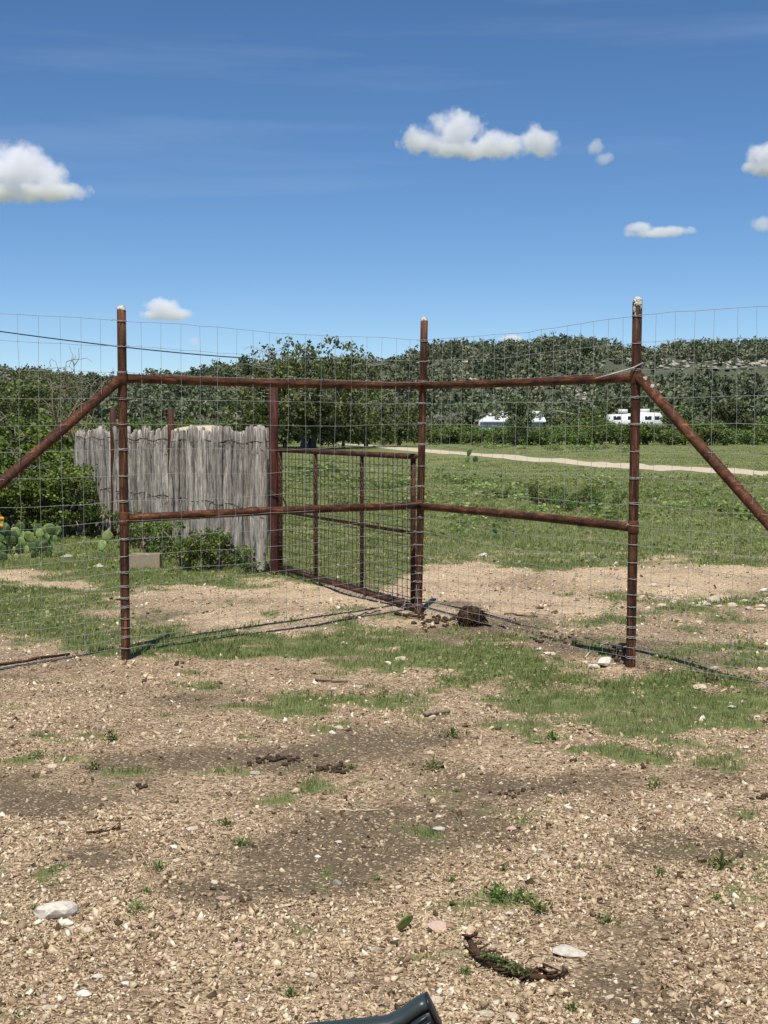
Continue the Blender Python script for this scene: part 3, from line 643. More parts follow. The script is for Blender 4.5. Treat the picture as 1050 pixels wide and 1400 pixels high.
for cx, w_ in ((-.7 * L2, .8), (-.15 * L2, .9), (.45 * L2, .7), (.78 * L2, .5)):
    mb = MB(); mb.box((cx, -1.26, zt - .62), (w_, .03, .36)); mb.build('window', M['dark_glass'], o)
mb = MB(); mb.box((.15 * L2, -1.27, 1.6), (.7, .03, 1.9)); dr = mb.build('door', M['white_metal'], o)
for sx_ in (-.15, .12):
    mb = MB(); a_ = np.linspace(0, 2 * math.pi, 15)[:-1]; mb.tube([(sx_ * L2, -1.2, .38), (sx_ * L2, -1.0, .38)], .37, 14); mb.build('wheel', M['black_plastic'], o)
p = hill_point(632, 478); mb = MB(); mb.tube([(0, 0, -.5), (0, 0, 5.5)], .2, 6); tag(mb.build('marker_pole', M['white_metal'], None, (p.x, D1 - 2, hillz(p.x, D1 - 2) + .2)), 'short white pole standing on the hill skyline right of the middle post', 'pole')
# power line
a_ = at(-420, 388, 36); b_ = at(345, 490, 84); P_ = []
for t_ in np.linspace(0, 1, 30):
    q = a_.lerp(b_, t_); q.z -= .55 * 4 * t_ * (1 - t_) * .5; P_.append(q)
mb = MB(); mb.tube(P_, [.016 + .02 * t_ for t_ in np.linspace(0, 1, 30)], 5, False); tag(mb.build('power_line', M['power']), 'thin black overhead cable sloping down towards the largest oak', 'cable')

# ------------------------------------------------------------------ clouds: volumes
def cloud(cx, cy, lobes, label, dens=.10, amp=.9, seed=0, D=2200., det=9, soft=.42):
    k = D / F; cen = at(cx, cy, D)
    L3 = [(((px - cx) * k, dy * k, (cy - py) * k), (rx * k, ry * k, rz * k)) for px, py, dy, rx, ry, rz in lobes]
    bm = bmesh.new()
    for c_, r_ in L3:
        bmesh.ops.create_icosphere(bm, subdivisions=2, radius=1.12, matrix=Matrix.Translation(c_) @ Matrix.Diagonal((*r_, 1)))
    res = bmesh.ops.convex_hull(bm, input=bm.verts); 
    geo = [e for e in res['geom_interior'] if isinstance(e, bmesh.types.BMVert)]; bmesh.ops.delete(bm, geom=list(set(geo)), context='VERTS')
    hull = set(e for e in res['geom'] if isinstance(e, bmesh.types.BMFace)); bad = [f for f in bm.faces if f not in hull]; bmesh.ops.delete(bm, geom=bad, context='FACES_ONLY')
    me = bpy.data.meshes.new('cloud'); bm.to_mesh(me); bm.free()
    m = bpy.data.materials.new('cloud_vapour'); m.use_nodes = True; t = m.node_tree; t.nodes.clear(); N = t.nodes.new; L = t.links.new
    out = N('ShaderNodeOutputMaterial'); v = N('ShaderNodeVolumePrincipled'); L(v.outputs[0], out.inputs['Volume']); v.inputs['Color'].default_value = (.985, .976, 1, 1); v.inputs['Anisotropy'].default_value = -.4
    tc = N('ShaderNodeTexCoord'); P = tc.outputs['Object']; acc = None
    for c_, r_ in L3:
        s_ = N('ShaderNodeVectorMath'); s_.operation = 'SUBTRACT'; L(P, s_.inputs[0]); s_.inputs[1].default_value = c_
        q = N('ShaderNodeVectorMath'); q.operation = 'DIVIDE'; L(s_.outputs[0], q.inputs[0]); q.inputs[1].default_value = r_
        l = N('ShaderNodeVectorMath'); l.operation = 'LENGTH'; L(q.outputs[0], l.inputs[0])
        u = N('ShaderNodeMath'); u.operation = 'SUBTRACT'; u.inputs[0].default_value = 1; L(l.outputs['Value'], u.inputs[1])
        if acc is None: acc = u.outputs[0]
        else:
            mx = N('ShaderNodeMath'); mx.operation = 'SMOOTH_MAX'; mx.inputs[2].default_value = .15; L(acc, mx.inputs[0]); L(u.outputs[0], mx.inputs[1]); acc = mx.outputs[0]
    of = N('ShaderNodeVectorMath'); of.operation = 'ADD'; L(P, of.inputs[0]); of.inputs[1].default_value = (seed * 91.7, seed * 13.3, 5)
    n1 = N('ShaderNodeTexNoise'); L(of.outputs[0], n1.inputs['Vector']); n1.inputs['Scale'].default_value = 1 / (20 * k); n1.inputs['Detail'].default_value = det; n1.inputs['Roughness'].default_value = .64
    a1 = N('ShaderNodeMath'); a1.operation = 'SUBTRACT'; L(n1.outputs[0], a1.inputs[0]); a1.inputs[1].default_value = .52
    a2 = N('ShaderNodeMath'); a2.operation = 'MULTIPLY_ADD'; L(a1.outputs[0], a2.inputs[0]); a2.inputs[1].default_value = amp * 2.2; L(acc, a2.inputs[2])
    mr = N('ShaderNodeMapRange'); L(a2.outputs[0], mr.inputs[0]); mr.inputs[1].default_value = .05; mr.inputs[2].default_value = .05 + soft; mr.inputs[4].default_value = dens
    L(mr.outputs[0], v.inputs['Density']); me.materials.append(m)
    tag(link('cloud', me, None, cen), label, 'cloud', 'white clouds in the blue sky')
cloud(40, 245, [(25, 228, 0, 48, 40, 34), (60, 240, 0, 36, 34, 26), (-30, 235, 5, 60, 45, 36), (60, 262, 0, 64, 36, 17), (-20, 262, 0, 70, 40, 18)], 'bulky white cumulus cloud cut by the left edge of the view', .065, .8, 1)
cloud(655, 190, [(625, 178, 0, 42, 34, 30), (580, 192, 0, 38, 30, 20), (680, 198, 0, 45, 32, 20), (735, 195, 0, 34, 28, 24), (650, 205, 0, 80, 34, 14)], 'widest white cloud, long and ragged, above the middle post', .05, 1.1, 2)
cloud(820, 209, [(815, 202, 0, 13, 12, 12), (826, 217, 0, 14, 12, 9)], 'small faint wisp of cloud between the two upper clouds', .035, .9, 3, soft=.4)
cloud(1050, 217, [(1048, 212, 0, 28, 24, 20), (1050, 228, 0, 34, 24, 16)], 'compact white cloud cut by the right edge of the view', .08, .8, 4)
cloud(901, 316, [(876, 312, 0, 22, 18, 10), (915, 316, 0, 38, 20, 8), (895, 319, 0, 44, 20, 7)], 'flat thin white cloud above the right post', .06, .9, 5)
cloud(1045, 306, [(1042, 306, 0, 20, 16, 12)], 'faint small cloud below the compact one at the right edge', .035, .9, 6, soft=.4)
cloud(229, 424, [(222, 420, 0, 27, 24, 14), (236, 430, 0, 36, 24, 10), (212, 430, 0, 24, 20, 9)], 'small rounded white cloud right of the left post top', .065, .85, 7)
cloud(700, 463, [(700, 463, 0, 18, 10, 7)], 'low sliver of cloud touching the hill skyline', .08, .5, 8, D=3000.)
cloud(267, 467, [(267, 467, 0, 11, 8, 8)], 'tiny faint cloud under the cloud by the left post', .035, .7, 9, soft=.4)

# ------------------------------------------------------------------ the tall wire fence
BL = gp(172, 902); BM_ = at(572, 840, 11.95); BR = gp(862, 917)
BL = Vector((BL.x, BL.y, 0)); BM_ = Vector((BM_.x, 11.95, 0)); BR = Vector((BR.x, BR.y, 0))
TL = at(166, 424, BL.y); TM = at(580, 439, BM_.y); TR = at(871.5, 413, BR.y)
dl = (BL - BM_).normalized(); EL = BL + dl * 3.1; dr_ = Vector((.60, -.80, 0)); ER = BR + dr_ * 2.9
fence = empty('wire_fence', BM_); tag(fence, 'tall fence corner of rusty pipe posts, rails and braces strung with woven wire', 'fence')
def fp(v): return Vector(v) - BM_
def pipe(name, pts, r, m_, n=14, parent=fence, org=None):
    mb = MB(); mb.tube([fp(p) for p in pts], r, n); return mb.build(name, m_, parent, smooth=False)
def shade_smooth(o):
    o.data.polygons.foreach_set('use_smooth', [True] * len(o.data.polygons)); return o
def post_at(b_, t_, r, nm='post'):
    d_ = (t_ - b_); P_ = [b_ - d_ * .06] + [b_ + d_ * q for q in np.linspace(0, 1, 9)]
    return pipe(nm, P_, r, M['rust'])
pL, pM, pR = post_at(BL, TL, .0315), post_at(BM_, TM, .032), post_at(BR, TR, .032)
def on_post(b_, t_, z): q = (z - b_.z) / (t_.z - b_.z); return b_ + (t_ - b_) * q
H = [2.364, 2.186, 2.008, 1.83, 1.652, 1.474, 1.296, 1.118, .978, .85, .73, .62, .52, .44, .37, .30, .23, .16, .09]
for b_, t_, pp in ((BL, TL, pL), (BM_, TM, pM), (BR, TR, pR)):
    # mortar cap
    bm = bmesh.new(); bmesh.ops.create_uvsphere(bm, u_segments=14, v_segments=9, radius=.032)
    for v in bm.verts:
        v.co.z = v.co.z * 1.1 if v.co.z > 0 else v.co.z * .35
        v.co += Vector((R.uniform(-1, 1), R.uniform(-1, 1), R.uniform(-1, 1))) * .005
    me = bpy.data.meshes.new('cap'); bm.to_mesh(me); bm.free(); me.materials.append(M['white_cap'])
    c_ = link('cap', me, pp, fp(t_) + Vector((0, 0, .0)));
    mb = MB()
    for z in H:
        c0 = fp(on_post(b_, t_, z + R.uniform(-.006, .006))); n = 14
        for rep in range(1 if R.random() < .6 else 2):
            a0 = R.uniform(-.2, .2); P_ = [c0 + Vector((math.cos(a) * .0355, math.sin(a) * .0355, rep * .010 + math.sin(a + a0) * .004 + (R.uniform(-.002, .002)))) for a in np.linspace(0, 2 * math.pi, n)]
            mb.tube(P_, .0018, 4, False)
        if R.random() < .5:
            s_ = R.choice((-1, 1)); mb.tube([c0 + Vector((.03 * s_, -.04, 0)), c0 + Vector((.045 * s_, -.05, .01)), c0 + Vector((.06 * s_, -.045, -.004))], .0022, 4)
    tag(mb.build('tie_wires', M['wire'], pp), kind='stuff')
# splashes of pale mortar run down the right post and its brace joint
def splash(c0, sx_, sz_, seed, par):
    rg = np.random.default_rng(seed); n = 12; mb = MB(); a = np.linspace(0, 2 * math.pi, n + 1)[:-1]; rr = rg.uniform(.5, 1.15, n)
    V = [(0, -.004, 0)] + [(math.cos(q) * r_ * sx_, 0.006, math.sin(q) * r_ * sz_) for q, r_ in zip(a, rr)]
    mb.add(np.array(V) + np.array(c0), [(0, 1 + i, 1 + (i + 1) % n) for i in range(n)]); return mb.build('mortar_splash', M['white_cap'], par)
tr = fp(TR)
for dx, dz, sx_, sz_, sd in ((-.022, -.045, .011, .035, 1), (.018, -.03, .012, .022, 2), (-.018, -.085, .006, .022, 3), (.0, -.012, .03, .016, 4)):
    yy = -math.sqrt(max(0, .0345 ** 2 - dx * dx)) - .002; splash(tr + Vector((dx, yy, dz)), sx_, sz_, sd, pR)
# rails and braces
ZT = 1.985
def rail(za, zb, a, b_, ta, tb, ba, bb, bow, nm):
    A = on_post(ba, ta, za); B = on_post(bb, tb, zb); d_ = (B - A).normalized(); A = A + d_ * .034; B = B - d_ * .034
    P_ = [A + (B - A) * q + Vector((0, 0, bow * math.sin(q * math.pi))) for q in np.linspace(0, 1, 12)]
    return pipe(nm, P_, .0315, M['rust_h'])
def zat(px, py, Y): return at(px, py, Y).z
r1_ = rail(zat(170, 517, BL.y), zat(580, 527, BM_.y), 0, 0, TL, TM, BL, BM_, -.012, 'top_rail')
r2_ = rail(zat(580, 527, BM_.y), zat(870, 516, BR.y), 0, 0, TM, TR, BM_, BR, -.006, 'top_rail')
r3_ = rail(zat(170, 709, BL.y), zat(575, 691, BM_.y), 0, 0, TL, TM, BL, BM_, .008, 'lower_rail')
r4_ = rail(zat(575, 692, BM_.y), zat(862, 721, BR.y), 0, 0, TM, TR, BM_, BR, .006, 'lower_rail')
for a_, b__ in ((on_post(BL, TL, 1.975), EL + Vector((0, 0, -.28))), (on_post(BR, TR, 1.985), BR + dr_ * 2.45 + Vector((0, 0, -.1)))):
    d_ = (b__ - a_).normalized(); br = pipe('brace', [a_ + d_ * .03 + (b__ - a_ - d_ * .03) * q for q in np.linspace(0, 1, 8)], .035, M['rust_b'])
    if a_.x > 0:
        s0 = fp(a_ + d_ * .06); 
        for q_, sd in ((.03, 11), (.11, 12)): splash(fp(a_ + d_ * (.05 + q_)) + Vector((.01, -.040, .012)), .017, .03, sd, br)
        mb = MB(); c0 = fp(a_)
        mb.tube([c0 + Vector((-.28, -.06, -.035)), c0 + Vector((-.15, -.05, .0)), c0 + Vector((-.03, -.045, .035)), c0 + Vector((.04, -.03, .07))], .0045, 5); mb.build('tie_strap', M['wire'], br)
# weld beads
for b_, t_, pp, zs in ((BL, TL, pL, (zat(170, 517, BL.y), zat(170, 709, BL.y))), (BR, TR, pR, (zat(870, 516, BR.y), zat(862, 721, BR.y))), (BM_, TM, pM, (zat(580, 527, BM_.y), zat(575, 691, BM_.y)))):
    for z in zs:
        c0 = fp(on_post(b_, t_, z)); mb = MB(); mb.tube([c0 + Vector((0, 0, -.046)), c0 + Vector((0, 0, -.034)), c0 + Vector((0, 0, .034)), c0 + Vector((0, 0, .046))], [.033, .036, .036, .033], 14); mb.build('weld_collar', M['rust_h'], pp, smooth=True)
# woven wire panels
def panel(A, TA, B, TB, n, seed, sag=.012, flare=0):
    rg = np.random.default_rng(seed); mb = MB(); off = Vector((0, -.04, 0)); S_ = {}
    ts = np.linspace(0, 1, n + 1); Pt = np.zeros((n + 1, len(H), 3))
    jx = rg.normal(0, .0035, (n + 1, len(H))) + np.repeat(rg.normal(0, .006, (n + 1, 1)), len(H), 1)
    wander = np.cumsum(rg.normal(0, .004, (n + 1, len(H))), 1)
    L_ = (B - A).length
    for j, z in enumerate(H):
        a_ = on_post(A, TA, z); b__ = on_post(B, TB, z)
        for i, t_ in enumerate(ts):
            edge = math.sin(math.pi * t_) ** .5 if 0 < t_ < 1 else 0
            tq = t_ + (jx[i, j] + wander[i, j] * .7) * edge / L_
            p = a_ + (b__ - a_) * tq + off; p.z += (-sag * math.sin(math.pi * t_) + rg.normal(0, .0028) + .008 * math.sin(t_ * 9 + j * 1.3) * edge)
            p.y += rg.normal(0, .004) * edge; Pt[i, j] = fp(p)
    for j in range(len(H)): mb.tube(Pt[:, j], 0.0013 if j else .0017, 4, False)
    for i in range(n + 1):
        if i in (0, n): continue
        P_ = []
        for j in range(len(H)): P_.append(Pt[i, j] + np.array([0, -.003, 0]))
        mb.tube(P_, .0012, 4, False)
    kn = MB()
    for i in range(1, n):
        for j in range(1, len(H)):
            c0 = Pt[i, j]; 
            V = [(0.0045, 0, 0), (-.0045, 0, 0), (0, .0045, 0), (0, -.0055, 0), (0, 0, .0065), (0, 0, -.0065)]
            kn.add(np.array(V) + c0, [(0, 2, 4), (2, 1, 4), (1, 3, 4), (3, 0, 4), (2, 0, 5), (1, 2, 5), (3, 1, 5), (0, 3, 5)])
    w = tag(mb.build('woven_wire', M['wire'], fence), kind='stuff'); tag(kn.build('wire_knots', M['wire'], w), kind='stuff')
up = Vector((0, 0, 2.45))
panel(EL, EL + up, BL, TL, 19, 1); panel(BL, TL, BM_, TM, 18, 2); panel(BM_, TM, BR, TR, 18, 3, .02); panel(BR, TR, ER + Vector((.0, 0, .02)), ER + up + Vector((0, 0, .02)), 18, 4)
# loose ends of wire and dry stalks at the foot of the middle post
mb = MB(); rg = np.random.default_rng(12)
for i in range(5):
    a_ = Vector((rg.uniform(-.08, .12), -.08, .02)); e = Vector((rg.uniform(-.75, .35), rg.uniform(-.45, -.1), rg.uniform(0, .08))); mid_ = (a_ + e) / 2 + Vector((0, 0, rg.uniform(.05, .28)))
    mb.tube([a_, a_.lerp(mid_, .6) + Vector((0, 0, .04)), mid_, mid_.lerp(e, .6), e], .0016, 4)
mb.build('loose_wire_ends', M['wire'], fence)

# ------------------------------------------------------------------ gate and its post
HP = gp(375, 786); HP.z = 0; Hd = HP.y
gpst = empty('gate_post', HP); tag(gpst, 'thick dark red pipe post at the right end of the cedar stake fence', 'post')
mb = MB(); mb.tube([(0, 0, -.2)] + [(0, 0, z) for z in np.linspace(0, at(376, 529, Hd).z, 6)], .051, 16); mb.build('pipe', M['rust_red'], gpst, smooth=False)
mb = MB()
for z, rr in ((.88, .06), (.9, .062)):
    mb.tube([(math.cos(a) * rr, math.sin(a) * rr, z + .02 * math.sin(a * 2)) for a in np.linspace(0, 6.28, 16)], .009, 5, False)
mb.tube([(.06, -.02, .9), (.11, -.03, .83), (.14, 0, .74)], .009, 5); mb.build('chain', M['darkwire'], gpst)
g0 = Vector((HP.x + .075, HP.y - .03, 0)); ge = at(566, 832, depth_of(838)); g1 = Vector((ge.x, ge.y, 0)); gd = (g1 - g0).normalized(); GL = (g1 - g0).length
gate = empty('wire_gate', g0, math.atan2(gd.y, gd.x)); tag(gate, 'low brown pipe frame gate filled with dark wire grid between red post and middle post', 'gate')
zl, zh = .055, 1.37
def gtube(nm, a, b_, r, n=10): mb = MB(); a = Vector(a); b_ = Vector(b_); mb.tube([a.lerp(b_, q) for q in np.linspace(0, 1, 4)], r, n); return mb.build(nm, M['gate'], gate)
gtube('top_rail', (-.05, 0, zh), (GL + .02, 0, zh), .026); gtube('bottom_rail', (-.08, 0, zl + .03), (GL + .06, 0, zl), .028)
gtube('middle_rail', (0, .0, .70), (GL, 0, .70), .016)
gtube('end_bar', (0, 0, zl + .05), (0, 0, zh - .02), .024); gtube('end_bar', (GL - .02, 0, zl + .02), (GL - .02, 0, zh - .02), .024)
for q in (.31, .66): gtube('upright', (GL * q, 0, zl + .03), (GL * q, 0, zh - .02), .02)
mb = MB(); nw = int(GL / .10)
for i in range(1, nw): mb.tube([(i * GL / nw, -.018, zl + .03), (i * GL / nw + R.uniform(-.004, .004), -.018, zh)], .0033, 4, False)
for j in range(1, 17): mb.tube([(0, -.022, zl + j * .0765), (GL, -.022, zl + j * .0765 + R.uniform(-.003, .003))], .0032, 4, False)
tag(mb.build('wire_grid', M['darkwire'], gate), kind='stuff')

# ------------------------------------------------------------------ cedar stake fence
PA = Vector((HP.x - .09, HP.y + .12, 0)); PB = Vector(((106 - 525) / F * 21.6, 21.6, 0)); pd = (PB - PA).normalized(); PL = (PB - PA).length
sf = empty('stake_fence', PA); tag(sf, 'screen of weathered grey cedar stakes left of the gate', 'fence')
pm = []
for k in range(14):
    rg = np.random.default_rng(400 + k); mb = MB(); n = 11; m_ = 14; hh_ = 1.0
    lobes_ = rg.uniform(.5, 1.25, n); ph = rg.uniform(0, 6.28); bend = rg.normal(0, .016, 2); drift = np.cumsum(rg.normal(0, .05, (m_, n)), 0)
    V = []
    for i in range(m_):
        t_ = i / (m_ - 1); w = .055 * (1 - .22 * t_) * (1 + .16 * math.sin(t_ * 7 + ph)); cx = bend[0] * math.sin(t_ * 3 + ph) + .008 * math.sin(t_ * 13 + ph); cy = bend[1] * math.sin(t_ * 4)
        if i == m_ - 1: w *= .86
        for j in range(n):
            a = j * 2 * math.pi / n + .5 * t_; r_ = w * np.clip(lobes_[j] + drift[i, j] * .8, .45, 1.35); V.append((cx + math.cos(a) * r_, cy + math.sin(a) * r_ * .8, t_ + (rg.uniform(-.012, .012) if i in (0, m_ - 1) else 0)))
    Fq = [(i * n + j, i * n + (j + 1) % n, (i + 1) * n + (j + 1) % n, (i + 1) * n + j) for i in range(m_ - 1) for j in range(n)]
    V.append((0, 0, 1.012)); mb.add(V, Fq); mb.F.append(np.array([((m_ - 1) * n + j, (m_ - 1) * n + (j + 1) % n, len(V) - 1) for j in range(n)]))
    pm.append(mb.mesh('stake', M['cedar']))
np_ = 118
for i in range(np_):
    t_ = (i + .2) / np_; p = pd * (PL * t_); z0 = .04 + .22 * R.random() ** 2; 
    if .08 < t_ < .75: z0 += .1 * R.random()
    top_ = 1.575 + .035 * math.sin(i * .4) + R.uniform(-.05, .02) - (.07 if t_ > .92 else 0) + .015 * (1 - t_)
    if R.random() < .05: top_ -= .12
    w = R.uniform(.58, 1.08)
    o = link('stake', R.choice(pm), sf, (p.x + R.uniform(-.01, .01), p.y + R.uniform(-.07, .04), z0), R.uniform(0, 6.28), (w, w, (top_ - z0)))
    o.rotation_euler = (R.uniform(-.02, .02), R.uniform(-.03, .03), R.uniform(0, 6.28))
for zz in (1.45, .72):
    for sgn in (-1, 1):
        mb = MB(); P_ = []
        for q in np.linspace(0, 1, 160):
            p = pd * (PL * q); nrm = Vector((pd.y, -pd.x, 0)) * -1
            P_.append(p + nrm * (-.075 * sgn * abs(math.sin(q * 250))) * .9 + Vector((0, -.01, zz + .018 * math.sin(q * 60) + .006 * sgn)))
        mb.tube(P_, .005, 4, False); mb.build('tie_wire', M['darkwire'], sf)
for px in (157, 235):
    # posts set into the line of the stakes
    u = (px - 525) / F; q = (u * PA.y - PA.x) / (pd.x - u * pd.y); pp_ = pd * q + (Vector((0, -.09, 0)) if px < 200 else Vector((0, -.055, 0))); yy = PA.y + pp_.y
    mb = MB(); zt_ = at(px, 559, yy).z; mb.tube([pp_ + Vector((0, 0, z)) for z in np.linspace(-.1, zt_, 5)], .042, 12); mb.build('post', M['rust_red'], sf, smooth=False)

# ------------------------------------------------------------------ bushes at the left
BU = [tree_parts(500 + i, 2.3, 2.6, 7500, .026, M['bush'], M['bark'], 3, .05, 14, M['bark'], nl=15, hollow=.35) for i in range(2)]
LBU = [(18, 24.0, 1.0, 'dark cedar bush at the left edge behind the prickly pear'), (75, 25.0, .98, 'cedar bush second from the left edge below the bare twigs'), (-45, 22.5, 1.1, 'cedar bush partly cut off by the left edge'), (45, 21.2, .78, 'lower bright cedar bush behind the prickly pear'), (100, 20.6, .66, 'rounded bush against the left end of the stake fence'), (128, 27.0, .9, 'bush behind the left end of the stake fence'), (-10, 20.0, .66, 'low leafy bush at the left edge nearest the prickly pear'), (180, 36, .8, 'distant bush seen over the left stakes'), (60, 33.0, 1.15, 'tall bush behind the cedar bushes at left')]
for i, (px, d, s, lb) in enumerate(LBU):
    plant('cedar_bush', BU[i % 2], ((px - 525) / F * d, d, -.02), i * 1.3, (s, s, s * .82), lb, 'bush', None, 'foliage', 'stem')
# bare twiggy dead bush
rg = np.random.default_rng(77); mb = MB(); d = 23.0; bx = (95 - 525) / F * d
for i in range(11):
    e = Vector((rg.uniform(-.55, .65), rg.uniform(-.3, .3), rg.uniform(1.9, 2.75))); P_ = limb(mb, (rg.uniform(-.1, .1), 0, .3), e, .022, .006, rg, 8, .05, 5)
    for q in range(7):
        s_ = P_[rg.integers(3, 8)]; limb(mb, s_, s_ + np.array([rg.uniform(-.4, .4), rg.uniform(-.2, .2), rg.uniform(-.05, .4)]), .008, .003, rg, 5, .1, 3)
tag(mb.build('dead_bush', M['stick'], None, (bx, d, 0)), 'bare dead bush with thin twigs standing above the cedar bushes', 'bush')

# weeds along the stake fence
WB = [tree_parts(540 + i, .75, .8, 1500, .016, M['weed'], M['stick'], 4, .03, 0, nl=9, hollow=.2) for i in range(2)]
DB = tree_parts(545, .9, .9, 2400, .014, M['bush'], M['stick'], 3, .03, 0, nl=10, hollow=.2)
for px, py, s, wb, lb in [(262, 779, .72, DB, 'dense dark weed bush behind the tan block'), (300, 776, .6, WB[1], 'leafy weed bush left of the thick red post'), (320, 773, .62, WB[0], 'spindly weed at the foot of the stakes by the red post'), (238, 765, .72, WB[1], 'weed growing over the foot of the stakes behind the block'), (205, 755, .62, WB[0], 'weed by the stakes just above the tan block'), (188, 748, .75, WB[1], 'bright weed just right of the left post at the stakes'), (150, 735, .8, WB[0], 'bright weed bush left of the left post at the stakes'), (130, 728, .8, WB[1], 'weed bush below the rounded bush by the stakes'), (112, 735, .6, WB[0], 'weed right of the prickly pear clump'), (345, 783, .45, WB[1], 'small weed tuft touching the red post')]:
    p = gp(px, py); plant('weed_bush', wb, p, px, s, lb, 'weed', None, 'foliage', 'stem')

# ------------------------------------------------------------------ prickly pear
def pad_mesh(seed):
    bm = bmesh.new(); bmesh.ops.create_uvsphere(bm, u_segments=14, v_segments=10, radius=1)
    for v in bm.verts:
        z = v.co.z; w = .5 * (1 + .25 * z) ; v.co.x *= w * 1.1; v.co.y *= .13; v.co.z = (z + 1) * .62
    me = bpy.data.meshes.new('pad'); bm.to_mesh(me); bm.free(); me.materials.append(M['cactus']); me.polygons.foreach_set('use_smooth', [True] * len(me.polygons))
    a = me.attributes.new('tone', 'FLOAT', 'POINT'); rg = np.random.default_rng(seed); a.data.foreach_set('value', np.clip(rg.normal(.35 + .5 * (seed % 2), .14, len(me.vertices)), 0, 1).astype(np.float32)); return me
PM = [pad_mesh(s) for s in range(3)]
def spines(par, n, r, rg_, h):
    mb = MB()
    for i in range(n):
        c0 = Vector((R.uniform(-.4, .4), R.choice((-.13, .13)), R.uniform(.2, 1.1)))
        mb.tube([c0, c0 + Vector((R.uniform(-.05, .05), math.copysign(.12, c0.y), R.uniform(-.04, .08)))], .006, 3, False)
    return mb
spm = None
def cactus(px, py, n, size, label, flowers=0, seed=0):
    global spm
    rg = R; p = gp(px, py); o = empty('prickly_pear', p); tag(o, label, 'cactus'); rs = random.Random(seed); tips = []
    for i in range(n):
        if i < n * .35 or not tips: base = Vector((rs.uniform(-1, 1) * size * 1.8, rs.uniform(-.5, .5) * size * 1.5, -.01)); lean = rs.uniform(-.5, .5)
        else: base, lean = rs.choice(tips); lean += rs.uniform(-.5, .5)
        s = size * rs.uniform(.65, 1.05); q = link('pad', rs.choice(PM), o, base); q.scale = (s, s, s); q.rotation_euler = (rs.uniform(-.3, .3), lean, rs.uniform(-1.1, 1.1))
        if spm is None: spm = spines(None, 26, .01, rs, 1).mesh('spines', M['straw'])
        link('spines', spm, q)
        Mx = q.rotation_euler.to_matrix(); tips.append((base + Mx @ Vector((rs.uniform(-.2, .2) * s, 0, s * 1.15)), lean))
    for i in range(flowers):
        b_, l_ = tips[-1 - i]; bm = bmesh.new(); 
        for k in range(7): bmesh.ops.create_uvsphere(bm, u_segments=6, v_segments=4, radius=.028, matrix=Matrix.Translation((math.cos(k * .9) * .022, math.sin(k * .9) * .022, .015)) @ Matrix.Rotation(k * .9, 4, 'Z') @ Matrix.Diagonal((1, .5, .8, 1)))
        me = bpy.data.meshes.new('flower'); bm.to_mesh(me); bm.free(); me.materials.append(M['orange']); link('flower', me, o, b_)
    return o
cactus(25, 758, 26, .135, 'large prickly pear clump at the left edge with orange flowers', 3, 5)
cactus(66, 764, 22, .115, 'prickly pear clump right of the flowering one, beside the grey rock', 0, 12)
cactus(84, 742, 5, .13, 'upright prickly pear with a few raised pads behind the clump', 0, 7)
cactus(8, 770, 4, .12, 'low pale prickly pear pads at the left edge in front of the big clump', 0, 3)
cactus(153, 762, 4, .12, 'small prickly pear just left of the left fence post', 0, 4)
cactus(682, 738, 2, .085, 'lone round prickly pear in the grass right of the middle post', 0, 9)
cactus(634, 632, 3, .35, 'pale prickly pear near the track right of the middle post', 0, 2)
# block
p = gp(199, 777); o = empty('concrete_block', p, rad(-3)); tag(o, 'tan rectangular concrete block lying in the grass right of the left post', 'block')
wB = 44 * p.y / F; hB = 21 * p.y / F; bm = bmesh.new(); bmesh.ops.create_cube(bm, size=1)
bmesh.ops.scale(bm, vec=(wB, .19, hB), verts=bm.verts)
topf = [f for f in bm.faces if f.normal.z > .9][0]; r_ = bmesh.ops.inset_region(bm, faces=[topf], thickness=.022, depth=0); bmesh.ops.translate(bm, vec=(0, 0, -.05), verts=topf.verts)
bmesh.ops.bevel(bm, geom=[e for e in bm.edges], offset=.004, segments=2, affect='EDGES')
me = bpy.data.meshes.new('trough'); bm.to_mesh(me); bm.free(); me.materials.append(M['block']); link('trough', me, o, (0, 0, hB / 2 - .005))
mb = MB(); rgb = np.random.default_rng(3); rock_mb(mb, (.02, 0, hB - .035), (.10, .08, .06), rgb); mb.build('rubble', M['rock'], o)

# ------------------------------------------------------------------ rocks
def rock_mesh(seed, sub=2, mt='rock'):
    rg = np.random.default_rng(seed); bm = bmesh.new(); bmesh.ops.create_icosphere(bm, subdivisions=sub, radius=.5)
    for k in range(9):                       # planar fractures
        n = Vector(rg.normal(size=3)).normalized(); c_ = rg.uniform(.26, .42)
        for v in bm.verts:
            t_ = v.co.dot(n) - c_
            if t_ > 0: v.co -= n * t_
    for v in bm.verts: v.co += Vector(rg.normal(size=3)) * .012
    me = bpy.data.meshes.new('rock'); bm.to_mesh(me); bm.free(); me.materials.append(M[mt]); return me
RM = {k: [rock_mesh(600 + i + 10 * j, 2, k) for i in range(4)] for j, k in enumerate(('rock', 'rock_white', 'rock_pink', 'rock_grey'))}
def rock(px, py, w, h, kind, label, group=None, rz=None, flat=.6, tilt=.15):
    Y = depth_of(py + h * .3); k = Y / F; p = gp(px, py + h * .3); zs = max(h * k * flat, .008)
    o = link('rock', R.choice(RM[kind]), None, (p.x, p.y, p.z + zs * .25), 0, (w * k * 1.12, w * k * .8, zs * 1.25)); o.rotation_euler = (R.uniform(-tilt, tilt), R.uniform(-tilt, tilt), R.uniform(-.5, .5) if rz is None else rz)
    return tag(o, label, 'rock', group)
